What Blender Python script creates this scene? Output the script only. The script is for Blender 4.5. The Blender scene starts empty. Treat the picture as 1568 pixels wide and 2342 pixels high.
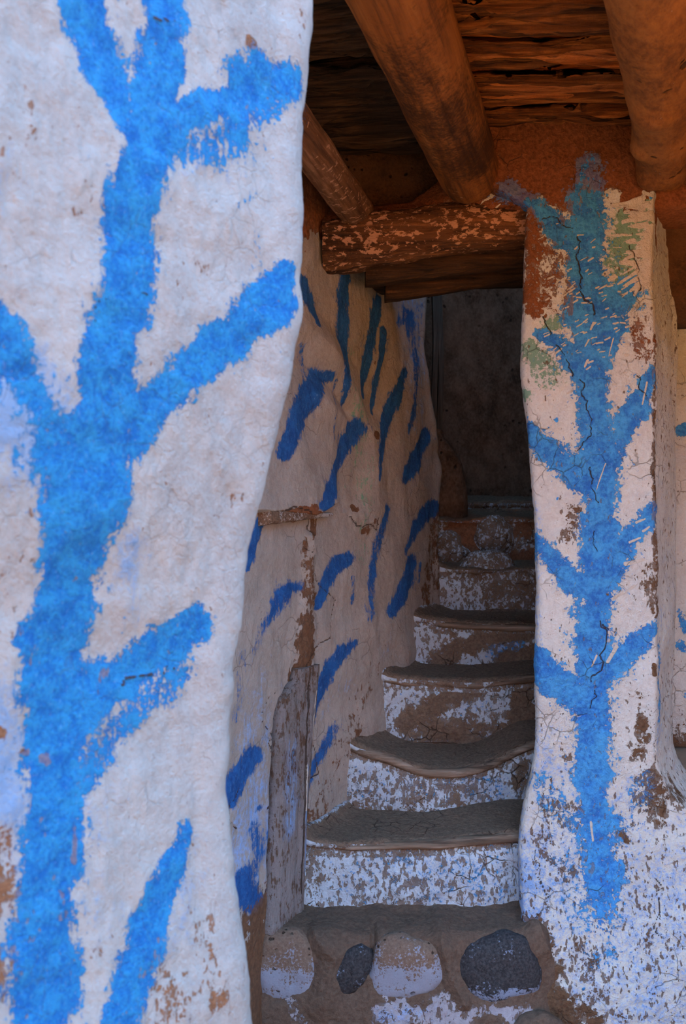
import bpy, math, random
import numpy as np
from mathutils import Vector

SC = bpy.context.scene
COL = SC.collection

# ------------------------------------------------------------------ camera, sky, sun, exposure
ZC = 1.5                                   # eye height
F = 2342 * 35.0 / 36.0                     # focal length in pixels of the 1568 x 2342 frame
cam_d = bpy.data.cameras.new('camera'); cam = bpy.data.objects.new('camera', cam_d); COL.objects.link(cam)
cam.location = (0, 0, ZC); cam.rotation_euler = (math.radians(90), 0, 0)
cam_d.sensor_fit = 'VERTICAL'; cam_d.sensor_height = 36; cam_d.lens = 35
cam_d.clip_start = 0.05
cam_d.dof.use_dof = True; cam_d.dof.focus_distance = 2.95; cam_d.dof.aperture_fstop = 7.0
SC.camera = cam

w = bpy.data.worlds.new('sky'); SC.world = w; w.use_nodes = True
bg = w.node_tree.nodes['Background']
bg.inputs['Color'].default_value = (0.36, 0.64, 1.0, 1); bg.inputs["Strength"].default_value = 3.0
sun_d = bpy.data.lights.new('sun', 'SUN'); sun_d.energy = 4.7; sun_d.color = (1.0, 0.72, 0.40); sun_d.angle = 0.01
sun = bpy.data.objects.new('sun', sun_d); COL.objects.link(sun)
sun.rotation_euler = Vector((-0.25, 0.70, 1.0)).to_track_quat('Z', 'Y').to_euler()   # sun stands behind the house
sun.location = (0, 6, 8)
vs = SC.view_settings
vs.view_transform = 'Standard'; vs.look = 'None'; vs.gamma = 1; vs.use_curve_mapping = False; vs.exposure = 1.15
try:
    SC.cycles.max_bounces = 4; SC.cycles.diffuse_bounces = 3; SC.cycles.use_adaptive_sampling = True; SC.cycles.adaptive_threshold = .07; SC.cycles.use_denoising = True
    SC.cycles.sample_clamp_indirect = 6
except Exception: pass

# ------------------------------------------------------------------ numeric helpers
def _h(ix, iy, iz):
    h = (ix * 374761393 + iy * 668265263 + iz * 1274126177) & 0xffffffff
    h = ((h ^ (h >> 13)) * 1103515245) & 0xffffffff
    h = (h ^ (h >> 16))
    return (h & 0xffff) / 65535.0
def vnoise(p):
    i = np.floor(p).astype(np.int64); f = p - i; f = f * f * (3 - 2 * f)
    x, y, z = i[..., 0], i[..., 1], i[..., 2]; fx, fy, fz = f[..., 0], f[..., 1], f[..., 2]
    r = 0
    for dx in (0, 1):
        wx = fx if dx else 1 - fx
        for dy in (0, 1):
            wy = fy if dy else 1 - fy
            for dz in (0, 1):
                wz = fz if dz else 1 - fz
                r = r + wx * wy * wz * _h(x + dx, y + dy, z + dz)
    return r
def fbm(p, scale=1.0, octv=4, gain=.5, seed=0.0, st=(1, 1, 1)):
    q = p * np.array(st) * scale + seed * 17.31 + 100
    r = 0; a = 1; t = 0
    for k in range(octv):
        r = r + a * vnoise(q); t += a; a *= gain; q = q * 2.03 + 5.7
    return r / t - .5                       # about -.5 .. .5
def sst(a, b, x):
    t = np.clip((x - a) / (b - a), 0, 1); return t * t * (3 - 2 * t)
def at(u, v, Y):                            # photograph pixel at a known distance -> point
    return ((u - 784) / F * Y, Y, ZC - (v - 1171) / F * Y)
def stroke(q, pts, soft=.45, wob=None):
    """q (...,2) surface coords; pts [(a, z, r, opacity)] -> coverage 0..1 with a soft rim"""
    out = np.zeros(q.shape[:-1])
    lo = min(p[0] - 2.2 * p[2] for p in pts), min(p[1] - 2.2 * p[2] for p in pts)
    hi = max(p[0] + 2.2 * p[2] for p in pts), max(p[1] + 2.2 * p[2] for p in pts)
    sel = (q[..., 0] > lo[0]) & (q[..., 0] < hi[0]) & (q[..., 1] > lo[1]) & (q[..., 1] < hi[1])
    if not sel.any(): return out
    s = q[sel]; o = np.zeros(len(s)); wb = wob[sel] if wob is not None else 0
    segs = list(zip(pts[:-1], pts[1:])) or [(pts[0], pts[0])]
    for A, B in segs:
        d = np.array([B[0] - A[0], B[1] - A[1]]); L = max(d @ d, 1e-9)
        t = np.clip(((s[:, 0] - A[0]) * d[0] + (s[:, 1] - A[1]) * d[1]) / L, 0, 1)
        ds = np.hypot(s[:, 0] - A[0] - t * d[0], s[:, 1] - A[1] - t * d[1])
        r = A[2] + t * (B[2] - A[2]); op = A[3] + t * (B[3] - A[3])
        o = np.maximum(o, op * np.clip(.5 + (r * (1 + wb) - ds) / (r * soft), 0, 1))
    out[sel] = o
    return out
def jag(lines, seed=7, k=3, amp=.26):
    rj = random.Random(seed); out = []
    for L in lines:
        pts = [tuple(p) + (1.0,) * (4 - len(p)) for p in L]
        for _ in range(k):
            n = [pts[0]]
            for A, B in zip(pts[:-1], pts[1:]):
                d = math.hypot(B[0] - A[0], B[1] - A[1]) * amp
                n += [((A[0] + B[0]) / 2 + rj.uniform(-d, d), (A[1] + B[1]) / 2 + rj.uniform(-d, d), (A[2] + B[2]) / 2 * rj.uniform(.5, 1.3), (A[3] + B[3]) / 2), B]
            pts = n
        out.append([(p[0], p[1], p[2] * .55, p[3] * .9) for p in pts])
    return out
class Surf:
    """a painted wall plane: marks are stored in metres on it (a = across, z = up)"""
    def __init__(s, x0, y0, dx, dy, c):
        L = math.hypot(dx, dy); s.x0, s.y0, s.dx, s.dy, s.c = x0, y0, dx / L, dy / L, c
    def hit(s, u, v):
        k = (u - 784) / F                   # k*Y = x0 + dx/dy*(Y-y0)
        if abs(s.dy) < 1e-6: Y = s.y0
        else:
            m = s.dx / s.dy; Y = (s.x0 - m * s.y0) / (k - m)
        return k * Y, Y, ZC - (v - 1171) / F * Y
    def q(s, P):
        a = ((P[..., 0] - s.x0) * s.dx + (P[..., 1] - s.y0) * s.dy) * s.c
        return np.stack([a, P[..., 2]], -1)
    def px(s, pts):
        o = []
        for p in pts:
            u, v, r = p[:3]; op = p[3] if len(p) > 3 else 1.0
            X, Y, Z = s.hit(u, v)
            o.append((((X - s.x0) * s.dx + (Y - s.y0) * s.dy) * s.c, Z, r * Y / F, op))
        return o
    def fringe(s, P, strokes, k, op, seed=0):
        return s.paint(P, [[(p[0], p[1], p[2] * k, (p[3] if len(p) > 3 else 1) * op) for p in st] for st in strokes], 1.2, .6, seed)
    def paint(s, P, strokes, soft=.45, wobble=.25, seed=0):
        q = s.q(P); out = np.zeros(q.shape[:-1])
        wob = (fbm(P, 14, 3, seed=seed) * 1.6 + fbm(P, 55, 3, seed=seed + 1)) * 2 * wobble
        for st in strokes: out = np.maximum(out, stroke(q, s.px(st), soft, wob))
        return out

# ------------------------------------------------------------------ mesh helpers
def normals(P, wrap):
    if wrap: dj = np.roll(P, -1, 1) - np.roll(P, 1, 1)
    else: dj = np.gradient(P, axis=1)
    di = np.gradient(P, axis=0)
    n = np.cross(dj, di); l = np.linalg.norm(n, axis=-1, keepdims=True); return n / np.maximum(l, 1e-9)
def tag(o, label=None, cat=None, group=None, kind=None):
    if label: o['label'] = label
    if cat: o['category'] = cat
    if group: o['group'] = group
    if kind: o['kind'] = kind
    return o
def empty(name, loc):
    o = bpy.data.objects.new(name, None); COL.objects.link(o); o.location = loc; o.empty_display_size = .1
    return o
def raw(name, V, quads, mat, parent=None, extra=None, masks=None, smooth=True, origin=None):
    V = np.asarray(V, float)
    if origin is None: origin = np.array([V[:, 0].mean(), V[:, 1].mean(), V[:, 2].min()])
    origin = np.asarray(origin, float)
    me = bpy.data.meshes.new(name)
    nq = len(quads); ex = extra or []
    nl = nq * 4 + sum(len(e) for e in ex)
    me.vertices.add(len(V)); me.vertices.foreach_set('co', (V - origin).ravel())
    me.loops.add(nl); me.polygons.add(nq + len(ex))
    li = np.concatenate([np.asarray(quads, np.int64).ravel()] + [np.asarray(e, np.int64) for e in ex]).astype(np.int32)
    me.loops.foreach_set('vertex_index', li)
    starts = list(range(0, nq * 4, 4)); s = nq * 4
    for e in ex: starts.append(s); s += len(e)
    me.polygons.foreach_set('loop_start', np.array(starts, np.int32))
    me.polygons.foreach_set('use_smooth', np.full(nq + len(ex), smooth))
    me.update(calc_edges=True); me.validate()
    if masks:
        for k, a in masks.items():
            at_ = me.attributes.new(k, 'FLOAT_COLOR', 'POINT'); at_.data.foreach_set('color', np.ascontiguousarray(a, np.float32).ravel())
    me.materials.append(mat)
    o = bpy.data.objects.new(name, me); COL.objects.link(o)
    if parent is not None:
        o.parent = parent; o.location = Vector(origin) - parent.location
    else: o.location = origin
    return o
def grid(name, P, mat, wrap=True, cap=True, flip=False, parent=None, masks=None, smooth=True, origin=None):
    ny, nx = P.shape[:2]; idx = np.arange(ny * nx).reshape(ny, nx)
    if wrap: a = idx[:-1]; b = np.roll(a, -1, 1); d = idx[1:]; c = np.roll(d, -1, 1)
    else: a = idx[:-1, :-1]; b = idx[:-1, 1:]; c = idx[1:, 1:]; d = idx[1:, :-1]
    q = np.stack([a, b, c, d], -1).reshape(-1, 4)
    if flip: q = q[:, ::-1]
    ex = []
    if wrap and cap: 
        e0, e1 = idx[0][::-1].tolist(), idx[-1].tolist()
        if flip: e0, e1 = e0[::-1], e1[::-1]
        ex = [e0, e1]
    if masks: masks = {k: m.reshape(-1, 4) for k, m in masks.items()}
    return raw(name, P.reshape(-1, 3), q, mat, parent, ex, masks, smooth, origin)
def M4(r=None, g=None, b=None, a=None, like=None):
    z = np.zeros(like.shape[:-1]); return np.stack([z if k is None else z + k for k in (r, g, b, a)], -1)
def zlist(*segs):
    o = []
    for a, b, n in segs: o += list(np.linspace(a, b, n, endpoint=False))
    return np.array(o + [segs[-1][1]])
def box_loop(xs0, ys0, xs1, ys1): pass

# ------------------------------------------------------------------ node helper
class N:
    def __init__(s, name):
        s.m = bpy.data.materials.new(name); s.m.use_nodes = True; s.t = s.m.node_tree; s.t.nodes.clear()
        s.out = s.t.nodes.new('ShaderNodeOutputMaterial'); s.b = s.t.nodes.new('ShaderNodeBsdfPrincipled')
        s.t.links.new(s.b.outputs[0], s.out.inputs[0])
        s.co = s.t.nodes.new('ShaderNodeTexCoord').outputs['Object']
    def put(s, sock, v):
        if isinstance(v, bpy.types.NodeSocket): s.t.links.new(v, sock)
        elif isinstance(v, (tuple, list)) and len(v) == 3 and sock.type == 'RGBA': sock.default_value = (*v, 1)
        else: sock.default_value = v
    def math(s, op, a, b=0.0, c=None, clamp=False):
        n = s.t.nodes.new('ShaderNodeMath'); n.operation = op; n.use_clamp = clamp
        s.put(n.inputs[0], a); s.put(n.inputs[1], b)
        if c is not None: s.put(n.inputs[2], c)
        return n.outputs[0]
    def add(s, a, b): return s.math('ADD', a, b)
    def mul(s, a, b): return s.math('MULTIPLY', a, b)
    def mad(s, a, k, o): return s.math('MULTIPLY_ADD', a, k, o)
    def mx(s, a, b): return s.math('MAXIMUM', a, b)
    def vmul(s, v, k):
        n = s.t.nodes.new('ShaderNodeVectorMath'); n.operation = 'MULTIPLY'; s.put(n.inputs[0], v); n.inputs[1].default_value = k
        return n.outputs[0]
    def noise(s, scale, det=5, rough=.6, st=None, seed=0, dist=0.0, co=None):
        v = co if co is not None else s.co
        if st: v = s.vmul(v, st)
        n = s.t.nodes.new('ShaderNodeTexNoise'); n.noise_dimensions = '4D' if seed else '3D'
        s.put(n.inputs['Vector'], v); n.inputs['Scale'].default_value = scale; n.inputs['Detail'].default_value = det
        n.inputs['Roughness'].default_value = rough; n.inputs['Distortion'].default_value = dist
        if seed: n.inputs['W'].default_value = seed * 3.7
        return n.outputs['Fac']
    def voro(s, scale, feat='DISTANCE_TO_EDGE', warp=0.0, wsc=20, st=None):
        v = s.co
        if st: v = s.vmul(v, st)
        if warp:
            n = s.t.nodes.new('ShaderNodeTexNoise'); s.put(n.inputs['Vector'], v); n.inputs['Scale'].default_value = wsc; n.inputs['Detail'].default_value = 3
            a = s.t.nodes.new('ShaderNodeVectorMath'); a.operation = 'MULTIPLY_ADD'; s.put(a.inputs[0], n.outputs['Color'])
            a.inputs[1].default_value = (warp,) * 3; s.put(a.inputs[2], v); v = a.outputs[0]
        n = s.t.nodes.new('ShaderNodeTexVoronoi'); n.feature = feat; n.inputs['Scale'].default_value = scale; s.put(n.inputs['Vector'], v)
        return n.outputs['Distance']
    def sm(s, x, a, b, lo=0.0, hi=1.0):
        n = s.t.nodes.new('ShaderNodeMapRange'); n.interpolation_type = 'SMOOTHSTEP'
        s.put(n.inputs['Value'], x); n.inputs['From Min'].default_value = a; n.inputs['From Max'].default_value = b
        n.inputs['To Min'].default_value = lo; n.inputs['To Max'].default_value = hi
        return n.outputs[0]
    def mix(s, f, a, b):
        n = s.t.nodes.new('ShaderNodeMix'); n.data_type = 'RGBA'
        s.put(n.inputs[0], f); s.put(n.inputs[6], a); s.put(n.inputs[7], b); return n.outputs[2]
    def attr(s, name):
        n = s.t.nodes.new('ShaderNodeAttribute'); n.attribute_name = name
        p = s.t.nodes.new('ShaderNodeSeparateColor'); s.t.links.new(n.outputs['Color'], p.inputs[0])
        return p.outputs[0], p.outputs[1], p.outputs[2], n.outputs['Alpha']
    def done(s, col, h, dist=.004, strength=1.0, rough=.85, spec=.25):
        s.put(s.b.inputs['Base Color'], col); s.put(s.b.inputs['Roughness'], rough); s.b.inputs['Specular IOR Level'].default_value = spec
        b = s.t.nodes.new('ShaderNodeBump'); s.put(b.inputs['Height'], h); b.inputs['Distance'].default_value = dist; b.inputs['Strength'].default_value = strength
        s.t.links.new(b.outputs[0], s.b.inputs['Normal']); return s.m

BLUE_A, BLUE_B = (0.030, 0.19, 0.70), (0.085, 0.45, 0.98)
def plaster(name, k=1.0, white=(.66, .64, .66), white2=(.52, .50, .53), bA=BLUE_A, bB=BLUE_B, mud=(.17, .105, .065), mud2=(.10, .06, .04), washc=(.26, .48, .92), spc=.45,
            fleck=.66, crack=1.0, dist=.004, streak=.35, bmix=(.40, .56), vst=.35, lump=1.0):
    n = N(name)
    R, G, B, A = n.attr('mask'); S, W, MR, T = n.attr('mask2')
    fine = n.noise(95 * k, 7, .68); fine2 = n.noise(150 * k, 4, .6, seed=2, st=(1, 1, .6)); med = n.noise(24 * k, 5, .6, seed=1)
    big = n.noise(5 * k, 4, .55, seed=3); stk = n.noise(75 * k, 5, .6, st=(1, 1, .14), seed=4)
    c_f = n.mad(fine, 3.6, -1.8); c_m = n.mad(med, 2.2, -1.1); c_s = n.mad(stk, 3.0, -1.5)
    rag = n.add(n.mul(c_f, 1 - streak), n.mul(c_s, streak))
    # white coat
    col = n.mix(n.sm(n.add(n.mul(big, .6), n.mul(med, .4)), .38, .62), white, white2)
    col = n.mix(n.mul(n.sm(fine, .35, .7), .45), col, tuple(min(1, c * 1.18) for c in white))
    # light blue wash
    wash = n.sm(n.add(W, n.add(n.mul(rag, .6), n.mul(c_m, .4))), .3, .9)
    col = n.mix(wash, col, washc)
    # green
    gm = n.sm(n.add(G, n.add(n.mul(rag, .9), n.mul(c_m, .4))), .45, .75)
    col = n.mix(n.mul(gm, .8), col, (.10, .33, .22))
    # exposed mud
    dsum = n.add(B, n.add(n.mul(c_m, .55), n.mul(rag, .5)))
    dm = n.sm(dsum, .50, .60)
    fl = n.sm(n.add(n.add(n.mul(n.noise(70 * k, 4, .55, st=(1, 1, .55), seed=5), .8), n.mul(n.noise(170 * k, 3, .5, st=(1, 1, .5), seed=6), .2)), n.mul(B, .22)), fleck, fleck + .035)
    mudc = n.mix(n.sm(fine, .3, .7), mud2, mud)
    red = n.mix(n.sm(fine, .3, .7), (.16, .055, .020), (.33, .12, .05))
    mudc = n.mix(MR, mudc, red)
    # blue strokes
    bm = n.sm(n.add(R, n.add(n.mul(rag, .62), n.mul(c_m, .30))), *bmix)
    bm = n.mul(bm, n.sm(R, .02, .12))
    bcol = n.mix(n.sm(n.add(n.mul(fine, .5), n.mul(med, .5)), .38, .62), bA, bB)
    bcol = n.mix(n.mul(n.sm(fine2, .58, .75), .35), bcol, (spc * .75, spc * 1.2, min(1, spc * 2)))
    col = n.mix(n.mx(dm, n.mul(fl, .85)), col, mudc)
    hole = n.sm(n.add(B, n.add(n.mul(c_m, .5), n.mul(rag, .45))), .72, .85)
    col = n.mix(n.math('MULTIPLY', bm, n.math('SUBTRACT', 1.0, n.mx(n.mul(hole, n.math('SUBTRACT', 1.0, MR)), n.mul(fl, .6)))), col, bcol)
    # splashes of limewash over everything
    sp = n.sm(n.add(S, n.mul(rag, .5)), .45, .55)
    col = n.mix(sp, col, (.70, .69, .66))
    # cracks
    d = n.voro(17 * k, warp=.03 / k, wsc=22 * k)
    ck = n.mul(n.sm(d, .0, .035, 1, 0), n.mul(n.sm(n.noise(7 * k, 3, .5, seed=8), .50, .62), crack))
    ck = n.mx(ck, n.sm(n.add(A, n.mul(c_f, .35)), .35, .6))
    col = n.mix(n.mul(ck, .9), col, (.06, .042, .035))
    h = n.add(n.mul(fine, 1.15), n.mul(stk, vst))
    h = n.add(h, n.mul(med, lump)); h = n.add(h, n.mul(n.mx(dm, fl), -.35)); h = n.add(h, n.mul(ck, -.7)); h = n.add(h, n.mul(sp, .3))
    h = n.add(h, n.mul(bm, .08))
    return n.done(col, h, dist)

def mud(name, c1, c2, k=1.0, dist=.004, st=(1, 1, 1), pits=True, lump=1.0):
    n = N(name); f = n.noise(110 * k, 8, .65, st=st); m = n.noise(20 * k, 5, .6, seed=1, st=st); b = n.noise(5 * k, 3, .5, seed=2)
    col = n.mix(n.sm(n.add(n.mul(m, .5), n.mul(f, .5)), .35, .65), c1, c2)
    col = n.mix(n.mul(n.sm(b, .4, .65), .4), col, tuple(c * 1.5 for c in c2))
    h = n.add(n.mul(f, .6), n.mul(m, lump))
    if pits:
        p = n.sm(n.voro(28 * k, 'F1', .02, 30), .12, .22, 1, 0); p = n.mul(p, n.sm(n.noise(9 * k, 2, .5, seed=6), .52, .6))
        col = n.mix(n.mul(p, .8), col, tuple(c * .3 for c in c1)); h = n.add(h, n.mul(p, -1.2))
    col = n.mix(n.sm(n.noise(260 * k, 2, .5, seed=9), .74, .78), col, (.5, .48, .45))
    return n.done(col, h, dist)

def wood(name, dark, mid, lite, k=1.0, axis=0, dist=.005, fleckc=None, flt=.64, soot=0.0, fls=.6):
    """fibres run along the local axis"""
    st = [1, 1, 1]; st[axis] = .06
    n = N(name); f = n.noise(90 * k, 7, .65, st=st, dist=.3); g = n.noise(24 * k, 5, .6, st=st, seed=1, dist=.5); b = n.noise(4 * k, 4, .6, seed=2)
    f2 = n.noise(160 * k, 5, .65, seed=5)
    t = n.add(n.mul(f, .55), n.mul(g, .45))
    col = n.mix(n.sm(t, .36, .52), dark, mid); col = n.mix(n.sm(n.add(t, n.mad(b, .35, -.17)), .50, .66), col, lite)
    if soot: col = n.mix(n.mul(n.sm(n.add(n.mul(b, .7), n.mul(f2, .3)), .47, .60), soot), col, tuple(c * .35 for c in dark))
    if fleckc:
        R, G, B, A = n.attr('mask')
        fl = n.sm(n.add(n.mul(n.noise(80 * k, 6, .68, st=(fls, 1, 1), seed=7), 1.0), n.mul(R, .20)), flt, flt + .03)
        col = n.mix(n.mul(fl, .85), col, fleckc)
        bl = n.sm(n.add(G, n.mad(f2, 1.6, -.8)), .5, .7); col = n.mix(bl, col, (.03, .10, .25))
    h = n.add(n.mul(f, .7), n.add(n.mul(g, .9), n.mul(f2, .2)))
    return n.done(col, h, dist, rough=.75)

def rock(name, c1, c2, k=1.0, pale=None):
    n = N(name); f = n.noise(140 * k, 8, .7); m = n.noise(22 * k, 5, .6, seed=1)
    col = n.mix(n.sm(f, .35, .65), c1, c2)
    R, G, B, A = n.attr('mask')
    if pale:
        t = n.add(R, n.add(n.mad(f, 3, -1.5), n.mad(m, 3, -1.5)))
        col = n.mix(n.sm(t, .45, .65), col, pale)
    p = n.sm(n.voro(45 * k, 'F1', .02, 40), .12, .25, 1, 0); p = n.mul(p, n.sm(n.add(n.noise(12 * k, 2, .5, seed=6), n.mul(B, .25)), .60, .66))
    col = n.mix(n.mul(p, .85), col, (.02, .016, .014))
    h = n.add(n.mul(f, .5), n.add(m, n.mul(p, -1.0)))
    return n.done(col, h, .004, rough=.6 if not pale else .8, spec=.4 if not pale else .25)

MT = {}
MT['front'] = plaster('whitewash_front_wall', k=1.9, white=(.42, .45, .48), white2=(.34, .355, .375), bA=(.004, .13, .48), bB=(.022, .28, .64), washc=(.22, .36, .60), spc=.4, fleck=.65, crack=.25, dist=.007, streak=.4, vst=.6, mud=(.30, .19, .12), mud2=(.16, .09, .05))
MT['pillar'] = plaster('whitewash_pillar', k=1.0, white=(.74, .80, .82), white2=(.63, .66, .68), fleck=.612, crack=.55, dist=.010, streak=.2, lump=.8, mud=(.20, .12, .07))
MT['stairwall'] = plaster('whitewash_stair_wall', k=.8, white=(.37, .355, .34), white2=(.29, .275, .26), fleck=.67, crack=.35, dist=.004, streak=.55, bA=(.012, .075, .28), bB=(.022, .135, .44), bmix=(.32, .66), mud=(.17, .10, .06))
MT['riser'] = plaster('whitewash_riser', k=1.0, white=(.58, .74, .92), white2=(.48, .60, .76), fleck=.60, crack=1.0, dist=.008, streak=.1, lump=1.2, mud=(.25, .195, .15), mud2=(.125, .095, .075))
MT['ledge'] = plaster('mud_ledge', k=.9, white=(.40, .42, .50), white2=(.28, .28, .34), fleck=.62, crack=0, dist=.006, streak=.15, mud=(.16, .115, .088), mud2=(.095, .068, .055))
MT['tread'] = mud('trodden_mud', (.13, .098, .075), (.19, .145, .11), dist=.003, lump=.5, pits=False)
MT['nosing'] = wood('nosing_wood', (.06, .046, .036), (.18, .145, .115), (.30, .26, .22), k=1.0, axis=0, dist=.004)
MT['redmud'] = plaster('red_mud', k=1.0, white=(.50, .26, .15), white2=(.36, .17, .09), fleck=.68, crack=.3, dist=.006, streak=0, mud=(.17, .055, .018), mud2=(.09, .032, .012))
MT['darkmud'] = mud('dark_mud', (.05, .028, .016), (.12, .06, .03), dist=.012, lump=1.5)
MT['orangemud'] = mud('orange_mud', (.14, .055, .02), (.34, .14, .045), k=.7, dist=.012, lump=1.6)
MT['mudlog'] = mud('mud_coated_log', (.14, .05, .015), (.36, .14, .035), k=.7, dist=.008, lump=1.0, st=(1, .5, 1))
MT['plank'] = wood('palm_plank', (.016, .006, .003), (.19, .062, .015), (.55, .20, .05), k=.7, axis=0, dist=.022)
MT['plank_lit'] = wood('palm_plank_orange', (.08, .022, .006), (.52, .155, .035), (.85, .32, .09), k=.7, axis=0, dist=.022)  # lit copy of the palm plank, brighter light put into its colour
MT['plank_dark'] = wood('palm_plank_shaded', (.008, .005, .004), (.04, .022, .013), (.10, .055, .030), k=1.0, axis=0, dist=.010)  # darker copy for the left bay, its dimmer light put into the colour
MT['log'] = wood('peeled_log', (.07, .024, .006), (.24, .085, .018), (.36, .14, .035), k=.55, axis=1, dist=.006, fleckc=(.50, .30, .18), flt=.80, soot=.85)
MT['log_small'] = wood('small_log', (.05, .022, .012), (.16, .075, .035), (.34, .18, .10), k=.8, axis=1, dist=.006, fleckc=(.55, .32, .20), flt=.70)
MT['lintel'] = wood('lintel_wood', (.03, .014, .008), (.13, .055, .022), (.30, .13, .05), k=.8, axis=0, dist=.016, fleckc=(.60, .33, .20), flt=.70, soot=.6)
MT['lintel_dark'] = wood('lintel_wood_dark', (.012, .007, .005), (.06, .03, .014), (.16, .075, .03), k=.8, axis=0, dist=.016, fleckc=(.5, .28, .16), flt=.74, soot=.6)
MT['post'] = plaster('worn_post', k=1.2, white=(.26, .25, .27), white2=(.18, .165, .16), fleck=.66, crack=0, dist=.006, streak=.9, mud=(.15, .11, .085), mud2=(.09, .065, .05), vst=1.2)
MT['doorwood'] = wood('door_wood', (.02, .016, .013), (.06, .05, .042), (.12, .10, .085), axis=2, dist=.004)
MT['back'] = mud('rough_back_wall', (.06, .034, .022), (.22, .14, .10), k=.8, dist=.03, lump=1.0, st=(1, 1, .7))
MT['basalt'] = rock('basalt', (.018, .020, .026), (.055, .058, .068), pale=(.20, .27, .42))
MT['palestone'] = rock('pale_stone', (.14, .10, .08), (.20, .15, .12), pale=(.24, .28, .38))
MT['slab'] = rock('slab_stone', (.10, .065, .045), (.24, .16, .11), pale=(.36, .36, .36))
MT['straw'] = wood('straw', (.12, .06, .03), (.3, .17, .08), (.4, .25, .12))
MT['ground'] = mud('courtyard_earth', (.50, .17, .035), (.64, .25, .06), k=.3, pits=False)
MT['floor'] = mud('porch_floor', (.28, .15, .09), (.38, .22, .13), k=.4, pits=False)

# ------------------------------------------------------------------ shell: ground, floor, hidden walls, roof
def box(name, x0, x1, y0, y1, z0, z1, mat, parent=None, nx=2, ny=2, amp=0.0, **kw):
    """a closed slab as rings along z; amp roughens it"""
    n = max(nx, 2); xs = np.linspace(x0, x1, n); ys = np.linspace(y0, y1, max(ny, 2))
    ring = [(x, y0) for x in xs[:-1]] + [(x1, y) for y in ys[:-1]] + [(x, y1) for x in xs[::-1][:-1]] + [(x0, y) for y in ys[::-1][:-1]]
    ring = np.array(ring); nz = max(2, int((z1 - z0) / max((x1 - x0) / n, .02)) if nx > 2 else 2)
    P = np.zeros((nz, len(ring), 3)); P[..., :2] = ring; P[..., 2] = np.linspace(z0, z1, nz)[:, None]
    if amp:
        nn = normals(P, True); P = P + nn * (fbm(P, 6, 5)[..., None] * amp)
    return grid(name, P, mat, parent=parent, smooth=bool(amp), **kw)

tag(box('ground', -9, 9, -14, 1.2, -.12, -.01, MT['ground'], kind=None) if False else box('ground', -9, 9, -14, 1.2, -.12, -.01, MT['ground']),
    'reddish bare earth of the courtyard in front of the porch', 'ground', kind='structure')
tag(box('wall_bounce', -9, 9, -7.4, -7, -.1, 4.6, MT['ground']), 'unseen red earth wall behind the viewer, added to bounce warm sunlight', 'wall', kind='structure')  # unseen wall, added for its warm bounce into the porch and stairwell
tag(box('floor', -2.2, 2.6, 1.2, 6.2, -.12, 0, MT['floor']), 'trodden earth floor under the porch', 'floor', kind='structure')
ceiling = empty('ceiling', (0.4, 2.4, 2.70)); tag(ceiling, 'split palm wood ceiling of orange brown planks laid across the logs', 'ceiling', kind='structure')
box('roof_earth', -2.2, 2.6, 1.36, 3.32, 2.70, 2.92, MT['darkmud'], parent=ceiling)
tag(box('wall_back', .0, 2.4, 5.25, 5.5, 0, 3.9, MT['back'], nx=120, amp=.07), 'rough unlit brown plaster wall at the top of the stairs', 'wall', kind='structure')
tag(box('roof', -1.2, 2.4, 3.32, 5.5, 3.8, 4.0, MT['darkmud']), 'dark earth roof over the stairwell', 'roof', kind='structure')

def swept(name, zs, ringf, mat, disp=None, flip=False, paint=None, **kw):
    """closed plan outline ringf(z)->(n,2) swept up zs"""
    P = np.array([[(x, y, z) for x, y in ringf(z)] for z in zs])
    n = normals(P, True) * (-1 if flip else 1)
    if disp is not None: P = P + n * disp(P, n)[..., None]
    masks = paint(P) if paint else None
    return grid(name, P, mat, flip=flip, masks=masks, **kw), P

def interp(v, pts):
    a = np.array(pts, float); return float(np.interp(v, a[:, 0], a[:, 1]))
def bez(A, E, R, n):
    t = np.linspace(0, 1, n + 2)[1:-1, None]; A, E, R = map(np.array, (A, E, R))
    return (1 - t) ** 2 * A + 2 * t * (1 - t) * E + t * t * R

# ------------------------------------------------------------------ foreground wall (left)
DE = 1.3
EDGE = [(-200, 722), (0, 724), (60, 718), (100, 714), (200, 703), (300, 695), (400, 690), (500, 688), (560, 684), (640, 676), (700, 672), (760, 668), (800, 658), (850, 651),
        (900, 645), (950, 636), (1000, 628), (1060, 613), (1120, 603), (1200, 586), (1260, 572), (1320, 559), (1400, 546), (1450, 535), (1520, 525), (1600, 523),
        (1700, 527), (1800, 527), (1900, 529), (2000, 534), (2060, 545), (2150, 556), (2250, 574), (2342, 579), (2600, 590)]
fdir = np.array([-.26, -.30]) / math.hypot(.26, .30); rdir = np.array([-.42, .91])
def front_ring(z):
    v = 1171 - (z - ZC) / DE * F
    E = np.array([(interp(v, EDGE) - 784) / F * DE, DE]) + fdir * .002
    s = np.concatenate([np.linspace(1.25, .52, 10, endpoint=False), np.linspace(.52, .06, 170)])
    fr = E + fdir * s[:, None]
    A = fr[-1]; R = E + rdir * .06
    Ep = E * 2 - (A + R) / 2
    arc = bez(A, Ep, R, 14)
    ret = E + rdir * np.linspace(.06, .42, 8)[:, None]
    b1 = ret[-1]; b2 = fr[0] + rdir * .42
    bk = b1 + (b2 - b1) * np.linspace(0, 1, 8)[1:, None]
    return np.concatenate([fr, arc, ret, bk])
FS = Surf(-.034, 1.3, -.26, -.30, -.80)
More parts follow.
